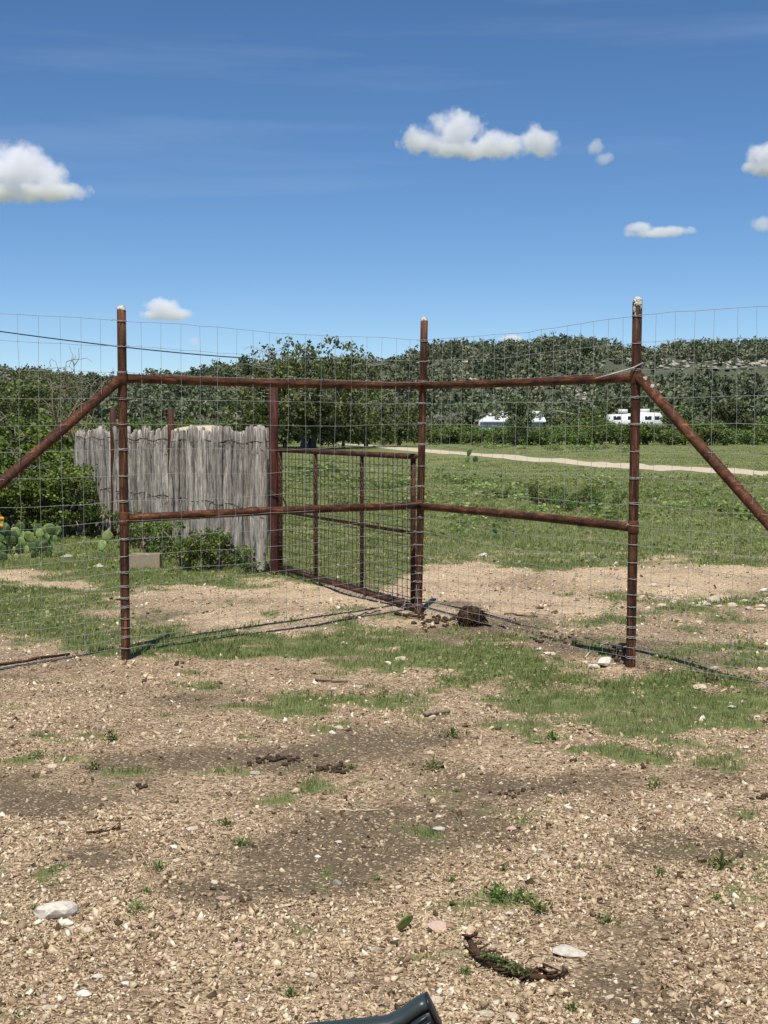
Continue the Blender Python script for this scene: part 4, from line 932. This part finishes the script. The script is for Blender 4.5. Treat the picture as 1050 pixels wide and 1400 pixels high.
for a in [(80, 1243, 66, 36, 'rock_white', 'largest pale flat slab on the gravel at lower left'), (92, 1262, 22, 14, 'rock_white', 'small rock touching the lower right of the largest slab'), (120, 1272, 18, 13, 'rock', 'tan rock right of the largest slab'),
 (780, 1298, 52, 16, 'rock_white', 'long flat white rock above the mossy branch'), (600, 1262, 34, 16, 'rock_pink', 'pinkish flat rock right of the green pad'), (596, 1366, 24, 22, 'rock', 'pointed tan rock behind the dark plastic piece'),
 (348, 1057, 14, 11, 'rock', 'yellowish rock beside the dark soil clods'), (72, 1046, 18, 12, 'rock', 'rounded tan rock on the dirt at the left'), (116, 1356, 24, 14, 'rock_white', 'white rock near the lower left corner'), (60, 1362, 12, 10, 'rock', 'little rock left of the white one at the lower left corner'),
 (133, 1334, 20, 12, 'rock_white', 'white rock above the one near the lower left corner'), (172, 1345, 18, 12, 'rock_white', 'white rock right of two others at lower left'), (65, 1378, 20, 14, 'rock', 'rock at the bottom edge near the left corner'),
 (700, 1134, 16, 11, 'rock_pink', 'rounded rock on the dark soil right of centre'), (599, 1134, 20, 9, 'rock_white', 'flat white rock on the dark soil at centre'), (463, 1152, 14, 8, 'rock_white', 'small white rock on the dark soil left of centre'),
 (461, 1201, 14, 16, 'rock_grey', 'upright grey rock on the dark soil'), (238, 1158, 16, 13, 'rock_white', 'bright white rock left of the dark soil patch'), (262, 1133, 18, 9, 'rock', 'flat rock above the bright white rock at left'), (242, 1176, 14, 8, 'rock', 'flat rock below the bright white rock at left'),
 (303, 1225, 16, 8, 'rock_pink', 'pink rock on the lower dark soil patch'), (294, 1205, 14, 8, 'rock', 'tan rock above the pink one on the soil'), (87, 1126, 14, 10, 'rock', 'tan rock by the thin twig at left'),
 (828, 905, 30, 26, 'rock_white', 'large jagged white rock left of the right post foot'), (812, 910, 20, 12, 'rock_white', 'white rock leaning on the jagged one by the right post'), (975, 820, 20, 20, 'rock', 'upright rock on the rubble ridge at right'), (1045, 806, 14, 8, 'rock_white', 'white rock at the right edge above the rubble'),
 (738, 891, 12, 9, 'rock_white', 'white rock by the dark rut under the fence'), (750, 896, 18, 9, 'rock', 'flat rock beside the white one at the rut'), (746, 913, 13, 8, 'rock_white', 'small white rock on the turf before the rut'),
 (471, 877, 12, 8, 'rock_white', 'white rock in the grass left of the middle post'), (661, 757, 17, 10, 'rock_white', 'pale flat rock in the grass right of the middle post'), (1000, 968, 14, 9, 'rock_white', 'white rock in the turf at the right'), (958, 940, 22, 11, 'rock', 'rock before the fence right of the right post'),
 (420, 784, 18, 8, 'rock_white', 'pale rock behind the gate near the red post'), (443, 790, 14, 8, 'rock', 'rock behind the gate right of the pale one'), (455, 1000, 11, 10, 'rock_white', 'white rock below the turf patch at centre'), (462, 993, 14, 9, 'rock', 'rock above the white one at centre'),
 (388, 1022, 10, 7, 'rock', 'small rock left of centre below the turf'), (90, 761, 24, 12, 'rock_grey', 'grey rock at the foot of the prickly pear'), (135, 773, 16, 8, 'rock_white', 'pale flat stone in the grass right of the prickly pear'), (550, 900, 20, 10, 'rock', 'pale rock in front of the middle post'), (530, 905, 12, 8, 'rock_white', 'small white stone left of the rock before the middle post'),
 (870, 1390, 18, 14, 'rock_white', 'white rock at the bottom edge right of centre'), (700, 1387, 24, 12, 'rock', 'tan rock at the bottom edge below the branch'), (664, 1383, 22, 14, 'rock', 'angular rock at the bottom edge left of its neighbour'), (683, 1398, 14, 14, 'rock_white', 'pale rock at the bottom edge between two others'),
 (785, 1262, 12, 8, 'rock', 'small tan rock above the long flat white rock'), (697, 1246, 14, 8, 'rock_white', 'small white rock under the weed patch'), (655, 1157, 12, 7, 'rock', 'small rock above the weed patch right of centre'), (330, 1290, 18, 10, 'rock_pink', 'pink flat rock at lower left of centre'), (430, 1330, 14, 12, 'rock', 'tan rock left of the dark plastic piece')]:
    rock(*a)
rgr = np.random.default_rng(31); cnt = 0
while cnt < 190:
    py = 1400 - 560 * rgr.uniform() ** .75; px = rgr.uniform(-20, 1070); Y = depth_of(py); x = at(px, py, Y).x; g0_, d0_ = cover(np.array([x]), np.array([Y]))
    if g0_[0] > .5 or rgr.uniform() < d0_[0] * .6: continue
    w = 6 + 13 * rgr.uniform() ** 3 * (.4 + .6 * (py - 800) / 600)
    rock(px, py, w, w * rgr.uniform(.45, .75), str(rgr.choice(['rock', 'rock', 'rock_white', 'rock_pink', 'rock_grey'], p=[.4, .25, .17, .15, .03])), 'small loose limestone rock lying on the gravel', 'small loose rocks on the gravel'); cnt += 1
for i in range(34):   # rubble ridge at right
    px = rgr.uniform(880, 1060); py = 812 + (px - 880) * .10 + rgr.normal(0, 7); rock(px, py, rgr.uniform(8, 17), rgr.uniform(6, 12), 'rock', 'tan chunk of limestone in the low rubble ridge at right', 'chunks of the rubble ridge')

# ------------------------------------------------------------------ sticks, branch, clods, pad, root clump, plastic piece
def stick(px0, py0, px1, py1, r, label, m_='stick', lift=.006, wob=.02, seed=0, twigs=0):
    a = gp(px0, py0); b_ = gp(px1, py1); c_ = (a + b_) / 2; rg = np.random.default_rng(seed); mb = MB(); n = 8; P_ = []
    for i in range(n):
        q = i / (n - 1); p = a.lerp(b_, q); p.z = float(gz(p.x, p.y)) + r * .7 + lift; p += Vector(rg.normal(size=3)) * wob * (b_ - a).length * math.sin(q * math.pi); p.z = max(p.z, float(gz(p.x, p.y)) + r * .4); P_.append(p - c_)
    mb.tube(P_, [r * (1 - .4 * i / n) * rg.uniform(.8, 1.2) for i in range(n)], 7)
    for k in range(twigs):
        s_ = P_[rg.integers(1, n)]; mb.tube([s_, s_ + Vector((rg.uniform(-.08, .08), rg.uniform(-.05, .05), .03)), s_ + Vector((rg.uniform(-.14, .14), rg.uniform(-.1, .1), .02))], [r * .4, r * .3, r * .15], 5)
    return tag(mb.build('stick', M[m_], None, c_), label, 'stick')
stick(431, 929, 476, 931, .012, 'short brown stick on the gravel below the gate', seed=1)
stick(581, 980, 614, 975, .016, 'thick grey stick right of the central turf patch', seed=2)
stick(118, 1143, 165, 1137, .005, 'thin dark twig at left on the dirt', 'roots', seed=3, twigs=3)
stick(800, 905, 835, 880, .006, 'pale dry stalk left of the jagged white rock', 'straw', seed=4)
stick(455, 1112, 520, 1112, .004, 'thin pale twig on the soil at centre', 'straw', seed=5)
stick(150, 820, 175, 822, .01, 'dark stick on the bare patch behind the left post', 'roots', seed=6)
stick(-60, 922, 95, 894, .013, 'dark strip on the ground standing in for the left brace shadow', 'roots', lift=0, wob=.006, seed=8)  # dark strip laid in place of the left brace's cast shadow
stick(540, 842, 590, 850, .014, 'dark broken branch at the foot of the middle post', 'roots', seed=9, twigs=4)
stick(575, 826, 583, 862, .01, 'short dark stick beside the middle post', 'roots', seed=10, twigs=2)
stick(470, 848, 520, 838, .008, 'brown twig on the grass under the gate', 'roots', seed=13, twigs=3)
stick(690, 842, 735, 846, .008, 'brown twig right of the root clump', 'roots', seed=14, twigs=2)
# mossy fallen branch
a = gp(641, 1299); b_ = gp(775, 1337); c_ = (a + b_) / 2; o = empty('fallen_branch', c_); tag(o, 'dark fallen branch with green moss lying on the gravel right of the plastic piece', 'branch')
rg = np.random.default_rng(41); pts = [(641, 1297, .012, .035), (650, 1312, .016, .03), (668, 1322, .019, .022), (695, 1330, .018, .014), (722, 1338, .016, .012), (748, 1337, .010, .01), (772, 1334, .006, .012)]
P_ = []
for x_, y_, r_, l_ in pts: p = gp(x_, y_); p.z += l_; P_.append(p - c_)
mb = MB(); mb.tube(P_, [p[2] * .75 for p in pts], 9)
for k in range(22):
    s_ = P_[rg.integers(0, len(P_) - 1)] + Vector(rg.normal(size=3)) * .006; mb.tube([s_, s_ + Vector((rg.uniform(-.05, .05), rg.uniform(-.04, .04), rg.uniform(0, .03))), s_ + Vector((rg.uniform(-.08, .08), rg.uniform(-.05, .05), rg.uniform(-.01, .025)))], [.006, .004, .002], 4)
mb.build('wood', M['roots'], o)
mb = MB(); Pm = np.array([tuple(P_[2].lerp(P_[4], q) + Vector((0, -.004, .014))) for q in rg.uniform(-.15, 1.0, 520)]) + rg.normal(size=(520, 3)) * np.array([.008, .013, .006]); mb.add(*leaf_quads(Pm, .0032, rg, 2.0)); mb.build('moss', M['moss'], o)
# fallen cactus pad
p = gp(546, 1272); q = link('cactus_pad', PM[1], None, p + Vector((0, 0, .004)), .6, .056); q.rotation_euler = (.5, .25, .9); tag(q, 'single dark green cactus pad stuck in the gravel', 'cactus pad')
# soil clods
def clods(px, py, w, h, n, label, seed, mt='soil', s0=.02):
    p0 = gp(px, py); o = empty('soil_clods', p0); tag(o, label, 'soil clod'); rg = np.random.default_rng(seed); mb = MB()
    for i in range(n):
        p = gp(px + rg.normal() * w * .35, py + rg.normal() * h * .3); s = s0 * rg.uniform(.5, 1.6); rock_mb(mb, p - p0 + Vector((0, 0, s * .25)), (s * 1.3, s, s * .9), rg, rg.uniform(0, 3))
    tag(mb.build('clods', M[mt], o), kind='stuff')
clods(380, 1043, 70, 12, 46, 'line of dark soil clods left of centre', 1); clods(455, 1054, 34, 12, 26, 'heap of dark soil clods at centre', 2); clods(700, 1086, 40, 8, 16, 'dark clods on the soil right of centre', 3, s0=.014); clods(193, 1078, 16, 8, 9, 'small dark clods at left', 4, s0=.018); clods(247, 908, 14, 6, 8, 'dark clod right of the left post foot', 5)
clods(700, 1008, 1, 1, 3, 'single dark clod right of the stick', 6, s0=.012); clods(845, 902, 22, 14, 26, 'cluster of dark clods just left of the right post foot', 7, s0=.035); clods(600, 850, 36, 12, 40, 'dark soil and litter right of the middle post foot', 8, s0=.03); clods(1045, 1092, 30, 6, 14, 'dark clods at the right edge', 9, s0=.02); clods(770, 880, 60, 12, 50, 'crumbled dark soil along the rut', 10, s0=.022); clods(970, 928, 90, 8, 40, 'crumbled soil along the rut right of the right post', 11, s0=.018)  # includes a cluster of dark clods beside the right post foot
# root clump
p = gp(643, 853); o = empty('root_clump', p); tag(o, 'clump of dark brown matted roots lying right of the middle post', 'root clump'); rg = np.random.default_rng(55)
s = p.y / F; bm = bmesh.new(); bmesh.ops.create_icosphere(bm, subdivisions=3, radius=1)
for v in bm.verts:
    nn_ = 1 + .25 * (float(fbm(v.co.x * 3 + 5, v.co.y * 3 + v.co.z * 2, 3, 3)) - .5) * 2; v.co = Vector((v.co.x * 17 * s * nn_, v.co.y * .09 * nn_, v.co.z * 13 * s * nn_))
me = bpy.data.meshes.new('root_ball'); bm.to_mesh(me); bm.free(); me.materials.append(M['roots']); link('root_ball', me, o, (0, 0, 12 * s))
mb = MB()
for k in range(420):
    d_ = rg.normal(size=3); d_ /= np.linalg.norm(d_); s_ = d_ * np.array([17 * s, .09, 13 * s]) * .98 + np.array([0, 0, 12 * s]); e = s_ + d_ * .025 + np.array([rg.normal() * .03, rg.normal() * .03, -.03]); mb.tube([s_, (s_ + e) / 2 + d_ * .012, e], [.004, .003, .0015], 3, False)
mb.build('rootlets', M['roots'], o)
# moulded plastic piece at the bottom edge
o = empty('plastic_trim', gp(540, 1400)); tag(o, 'dark grey-green moulded plastic piece with black ribbed end poking up at the bottom edge', 'plastic trim')
D = 2.1; O = Vector(o.location)
def pp_(px, py, dy=0): return at(px, py, D + dy) - O
up_ = [(330, 1418), (380, 1408), (430, 1400), (470, 1396), (505, 1393), (528, 1390), (545, 1382), (558, 1372), (570, 1364), (580, 1359.5)]
def sweep(path, sec, name, m_, par, smooth=True):
    P_ = np.array([tuple(p) for p in path]); T = np.gradient(P_, axis=0); T /= np.linalg.norm(T, axis=1)[:, None]; V = []
    yv = np.array([0., 1, 0])
    for p, t_ in zip(P_, T):
        w = np.cross(t_, yv); w /= np.linalg.norm(w); w = w if w[2] > 0 else -w
        for a_, b_ in sec: V.append(p + yv * a_ + w * b_)
    n = len(sec); m_n = len(P_); mb = MB()
    Fq = [(i * n + k, i * n + (k + 1) % n, (i + 1) * n + (k + 1) % n, (i + 1) * n + k) for i in range(m_n - 1) for k in range(n)]
    mb.add(V, Fq); mb.F.append(np.array([list(range(n))[::-1]])); mb.F.append(np.array([[(m_n - 1) * n + k for k in range(n)]])); ob = mb.build(name, m_, par, smooth=False)
    return ob
path = [pp_(x_, y_, .02) for x_, y_ in up_]
aa = np.linspace(0, math.pi, 9); top_sec = [(.019 * math.cos(a), -.009 + .009 * math.sin(a)) for a in aa] + [(-.019, -.017), (.019, -.017)]
hs_ = sweep(path, top_sec, 'housing', M['grey_plastic'], o)
low_sec = [(.016, -.0175), (.016, -.058), (-.016, -.058), (-.016, -.0175)]
dn = sweep(path[4:], low_sec, 'side_panel', M['black_plastic'], o)
ed_ = (path[-1] - path[-2]).normalized(); cap_sec = [(x_ * 1.04, y_ * 1.02) for x_, y_ in top_sec[:9]] + [(-.020, -.060), (.020, -.060)]
sweep([path[-1] + ed_ * .0004, path[-1] + ed_ * .0022, path[-1] + ed_ * .004], cap_sec, 'end_cap', M['black_plastic'], o)
for k in range(3):
    sweep([path[6] .lerp(path[5], .1 * 0) + Vector((0, 0, 0)), path[7], path[8]], [(-.0165, -.026 - .011 * k), (-.0185, -.026 - .011 * k), (-.0185, -.0285 - .011 * k), (-.0165, -.0285 - .011 * k)], 'rib', M['grey_plastic'], o)

# ------------------------------------------------------------------ gravel chips
rg = np.random.default_rng(88)
def sample(n, py0, py1, pw, x0=-40, x1=1090):
    # evenly over the ground between two rows, thinning with distance
    Ya, Yb = depth_of(py1), depth_of(py0); u = rg.uniform(0, 1, n); e = pw
    Yv = (Ya ** e + u * (Yb ** e - Ya ** e)) ** (1 / e); px = rg.uniform(x0, x1, n); return (px - 525) / F * Yv * 1.003, Yv
bmz = bmesh.new(); bmesh.ops.create_cube(bmz, size=1); bmz.free()
CV = np.array([(x, y, z) for x in (-1, 1) for y in (-1, 1) for z in (-1, 1)], float) * .5
CF = np.array([(0, 1, 3, 2), (4, 6, 7, 5), (0, 4, 5, 1), (2, 3, 7, 6), (0, 2, 6, 4), (1, 5, 7, 3)])
def chips(n, py0, py1, pw, med, name):
    X, Y = sample(n, py0, py1, pw); g0, d0 = cover(X, Y); pr = (1 - .9 * g0) * (1 - .88 * d0) * (.45 + 1.1 * smooth(.35, .65, fbm(X * 1.6, Y * 1.6, 99, 4))); k = rg.uniform(size=n) < pr; X, Y, g0, d0 = X[k], Y[k], g0[k], d0[k]; n = len(X)
    s = .70 * med * np.exp(rg.normal(0, .58, n)); s = np.minimum(s, med * 3.2); dim = np.stack([s * rg.uniform(.8, 1.5, n), s * rg.uniform(.6, 1.1, n), s * rg.uniform(.2, .6, n)], 1)
    V = CV[None] + rg.uniform(-.38, .38, (n, 8, 3)); V = V * dim[:, None, :]
    q = rg.normal(size=(n, 4)); q[:, 0] += 1.2; q[:, 3] *= 2; q /= np.linalg.norm(q, axis=1)[:, None]; w, x, y, z = q.T
    Rm = np.stack([np.stack([1 - 2 * (y * y + z * z), 2 * (x * y - z * w), 2 * (x * z + y * w)], -1), np.stack([2 * (x * y + z * w), 1 - 2 * (x * x + z * z), 2 * (y * z - x * w)], -1), np.stack([2 * (x * z - y * w), 2 * (y * z + x * w), 1 - 2 * (x * x + y * y)], -1)], 1)
    V = np.einsum('nij,nkj->nki', Rm, V); Zg = gz(X, Y); V = V + np.stack([X, Y, Zg + dim[:, 2] * .3], -1)[:, None, :]
    Fq = (CF[None] + (np.arange(n) * 8)[:, None, None]).reshape(-1, 4); tn = np.clip(rg.normal(.50, .28, n) - .22 * d0, 0, 1)
    mb = MB(); mb.add(V.reshape(-1, 3), Fq, np.repeat(tn, 8)); return tag(mb.build(name, M['gravel']), 'pale tan limestone gravel strewn over the bare ground', 'gravel', None, 'stuff')
chips(60000, 1120, 1430, 1.2, .0066, 'gravel'); chips(30000, 930, 1125, 1.0, .0082, 'gravel'); chips(24000, 760, 935, 1.0, .0115, 'gravel')

# ------------------------------------------------------------------ grass
def grass(n, py0, py1, pw, h, w, name, thr=.35, mt='grass', lean=.5, clump=7, cs=.03, label='short green grass', p0=0.0):
    X, Y = sample(n // clump, py0, py1, pw); g0, d0 = cover(X, Y); px_, py_ = to_px(X, Y); ty = np.interp(px_, [c_[0] for c_ in cl], [c_[1] for c_ in cl]); offtr = ~((py_ - ty > -4.5) & (py_ - ty < 6) & (px_ > 500))
    keep_ = offtr & (rg.uniform(size=len(X)) < np.clip((g0 - thr) / (1 - thr), 0, 1) ** .8 + p0); X, Y, g0 = X[keep_], Y[keep_], g0[keep_]
    m_ = len(X); ct = np.clip(rg.normal(.45, .2, m_) + .5 * (fbm(X * .7, Y * .7, 61, 3) - .5), 0, 1); csz = rg.uniform(.5, 1.25, m_) * (.6 + .5 * g0)
    Xb = np.repeat(X, clump) + rg.normal(0, cs, m_ * clump); Yb = np.repeat(Y, clump) + rg.normal(0, cs, m_ * clump); tn = np.clip(np.repeat(ct, clump) + rg.normal(0, .15, m_ * clump), 0, 1); n = len(Xb)
    hh_ = np.repeat(csz, clump) * h * rg.uniform(.5, 1.3, n); a = rg.uniform(0, 6.28, n); ln = hh_ * rg.uniform(.1, 1, n) * lean; la = rg.uniform(0, 6.28, n); Zg = gz(Xb, Yb) - .004
    bx, by = np.cos(a) * w * .5, np.sin(a) * w * .5
    V = np.stack([np.stack([Xb - bx, Yb - by, Zg], -1), np.stack([Xb + bx, Yb + by, Zg], -1), np.stack([Xb + np.cos(la) * ln * .4 + bx * .7, Yb + np.sin(la) * ln * .4 + by * .7, Zg + hh_ * .6], -1), np.stack([Xb + np.cos(la) * ln, Yb + np.sin(la) * ln, Zg + hh_], -1)], 1)
    mb = MB(); mb.add(V.reshape(-1, 3), np.arange(n * 4).reshape(n, 4), np.repeat(tn, 4)); return tag(mb.build(name, M[mt]), label, 'grass', None, 'stuff')
grass(110000, 930, 1420, 1.6, .03, .004, 'grass', label='sparse short grass in tufts on the gravel', cs=.022)
grass(170000, 770, 940, 1.2, .036, .006, 'grass', label='short green turf patches around the fence', cs=.035)
grass(150000, 655, 775, .8, .05, .012, 'meadow_grass', .1, label='green meadow grass behind the fence', cs=.07)
grass(60000, 606, 660, .6, .05, .05, 'meadow_grass', .0, label='distant meadow grass towards the track', cs=.25)
grass(9000, 780, 1400, 1.2, .04, .004, 'dry_grass', .0, 'drygrass', .9, 6, .02, 'thin dry grass blades scattered over the gravel', .12)
# clover-like low leaves in the turf
X, Y = sample(34000, 650, 960, .8); g0, d0 = cover(X, Y); k = (rg.uniform(size=len(X)) < g0 * .9) & (fbm(X * .6, Y * .6, 71, 3) > .42); X, Y = X[k], Y[k]
mb = MB(); sz = .004 + .0011 * Y; mb.add(*leaf_quads(np.stack([X, Y, gz(X, Y) + rg.uniform(.01, .045, len(X))], -1), sz * .8, rg, 1.1, np.clip(rg.normal(.5, .22, len(X)), 0, 1), .35)); tag(mb.build('clover', M['grass']), 'low leafy ground cover in the meadow', 'ground cover', None, 'stuff')

# broad-leaved gourd plants in the meadow
def gourd_meshes(seed):
    rg = np.random.default_rng(seed); mb = MB(); sb = MB()
    for i in range(34):
        an = rg.uniform(0, 6.28); r_ = rg.uniform(.05, 1) ** .7 * .55; c_ = Vector((math.cos(an) * r_, math.sin(an) * r_, rg.uniform(.07, .26) * (1.2 - r_))); nrm = Vector((rg.normal() * .45, rg.normal() * .45 - .25, 1)).normalized()
        q = nrm.to_track_quat('Z', 'Y'); s = rg.uniform(.035, .07); rim = []
        for k in range(8):
            a = k * math.pi / 4; rr = s * (1.15 if k == 0 else 1) * rg.uniform(.85, 1.1); rim.append(c_ + q @ Vector((math.cos(a) * rr, math.sin(a) * rr * .85, .012 * rg.uniform(0, 1))))
        mb.add([tuple(c_ - nrm * .012)] + [tuple(v) for v in rim], [(0, 1 + k, 1 + (k + 1) % 8) for k in range(8)], float(np.clip(rg.normal(.5, .25), 0, 1)))
        sb.tube([(c_.x * .3, c_.y * .3, 0), (c_.x * .7, c_.y * .7, c_.z * .7), tuple(c_)], .004, 4, False)
    return mb.mesh('leaves', M['gourd']), sb.mesh('stem', M['weed'])
GM = [gourd_meshes(s) for s in (1, 2, 3)]
def gourd(px, py, s, label, group):
    p = gp(px, py); k = R.choice(GM); o = empty('gourd_plant', p, R.uniform(0, 6.28), s); tag(o, label, 'weed', group); link('leaves', k[0], o); link('stem', k[1], o)
for i in range(46):
    px = R.uniform(395, 700); py = R.choice((R.uniform(640, 740), R.uniform(640, 700))); gourd(px, py, R.uniform(.45, .8) * (1.1 if py < 690 else .6), 'broad-leaved weed ' + ('far' if py < 670 else 'low') + ' in the meadow, ' + ('seen through the left half of the gate' if px < 480 else 'seen through the right half of the gate' if px < 570 else 'right of the middle post'), ('far' if py < 670 else 'low') + ' gate weeds ' + str(int(px > 480) + int(px > 570)))
for i in range(30):
    px = R.uniform(600, 1040); py = R.uniform(655, 712); gourd(px, py, R.uniform(.5, 1.0), 'broad-leaved weed in the open meadow, ' + where(px), 'open meadow weeds ' + where(px))
for i in range(30):
    px = R.uniform(590, 860); py = R.uniform(604, 611) + (px - 590) * .035; gourd(px, py, R.uniform(.8, 1.4), 'pale broad-leaved plant at the edge of the brush by the track', 'pale plants along the brush')
for i in range(12):
    px = R.uniform(200, 480); py = R.uniform(640, 660) if px > 390 else R.uniform(608, 616); gourd(px, py, R.uniform(1.0, 1.6), 'broad-leaved plant beyond the stake fence near the oaks', 'plants near the oaks')
for i in range(14):
    px = R.uniform(720, 850); py = R.uniform(684, 700); p = gp(px, py); plant('weed_bush', R.choice(WB), p, R.uniform(0, 6), R.uniform(.35, .6), 'green weed in the row behind the lower right rail', 'weed', 'weeds behind the lower right rail', 'foliage', 'stem')

# small single weeds on the gravel
def small_weed_mesh(seed):
    rg = np.random.default_rng(seed); mb = MB()
    for i in range(26 if seed % 2 else 12):
        an = rg.uniform(0, 6.28); el = rg.uniform(.05, 1.3); L_ = rg.uniform(.015, .07); d_ = np.array([math.cos(an) * math.cos(el), math.sin(an) * math.cos(el), math.sin(el)]); sd = np.array([-math.sin(an), math.cos(an), 0]) * rg.uniform(.003, .006)
        mid_ = d_ * L_ * .55 + np.array([0, 0, .008]); mb.add([(0, 0, 0), mid_ + sd, d_ * L_, mid_ - sd], [(0, 1, 2, 3)], rg.uniform(0, 1))
    for i in range(60):
        c_ = rg.normal(size=3) * np.array([.032, .032, .008]) + np.array([0, 0, .02]); mb.add(*leaf_quads(c_[None], .005, rg, 1.4))
    return mb.mesh('weed', M['weed'])
SW = [small_weed_mesh(s) for s in range(4)]
for px, py, s, lb in [(330, 1157, .9, 'small weed on the dark soil left of centre'), (680, 1227, 1.35, 'round weed left of the larger weed patch'), (716, 1232, 1.3, 'weed in the middle of the right weed patch'), (735, 1246, 1.1, 'weed at the lower right of the weed patch'), (618, 1008, 1.5, 'dark green weed right of the central turf'), (590, 1054, 1.4, 'bright grassy weed right of the clod heap'), (186, 1247, 1.0, 'weed with pale tips right of the largest slab'), (126, 1053, 1.2, 'weed on the dirt at the left'), (217, 1190, .8, 'thin weed left of the lower soil patch'), (830, 1265, .9, 'weed right of the long flat white rock'), (480, 1052, .7, 'tiny weed right of the clod heap'), (895, 1078, 1.2, 'weed on the right gravel below the turf'), (755, 1010, 1.4, 'weed below the turf at right of centre'), (985, 1190, 1.5, 'weed at the right below the dark soil'), (155, 1015, 1.2, 'weed at the left below the fence'), (50, 1035, 1.2, 'weed at the far left above the tan rock'), (310, 1130, .8, 'weed above the dark soil left of centre'), (400, 1360, .8, 'weed near the bottom edge left of the plastic piece'), (660, 1310, .7, 'tiny weed by the mossy branch')]:
    o = link('weed', R.choice(SW), None, gp(px, py), R.uniform(0, 6), s * .8); tag(o, lb, 'weed')
for i in range(22):
    px = R.uniform(0, 1050); py = R.uniform(960, 1390); o = link('weed', R.choice(SW), None, gp(px, py), R.uniform(0, 6), R.uniform(.25, .55)); tag(o, 'tiny green weed sprouting from the gravel', 'weed', 'tiny weeds on the gravel')
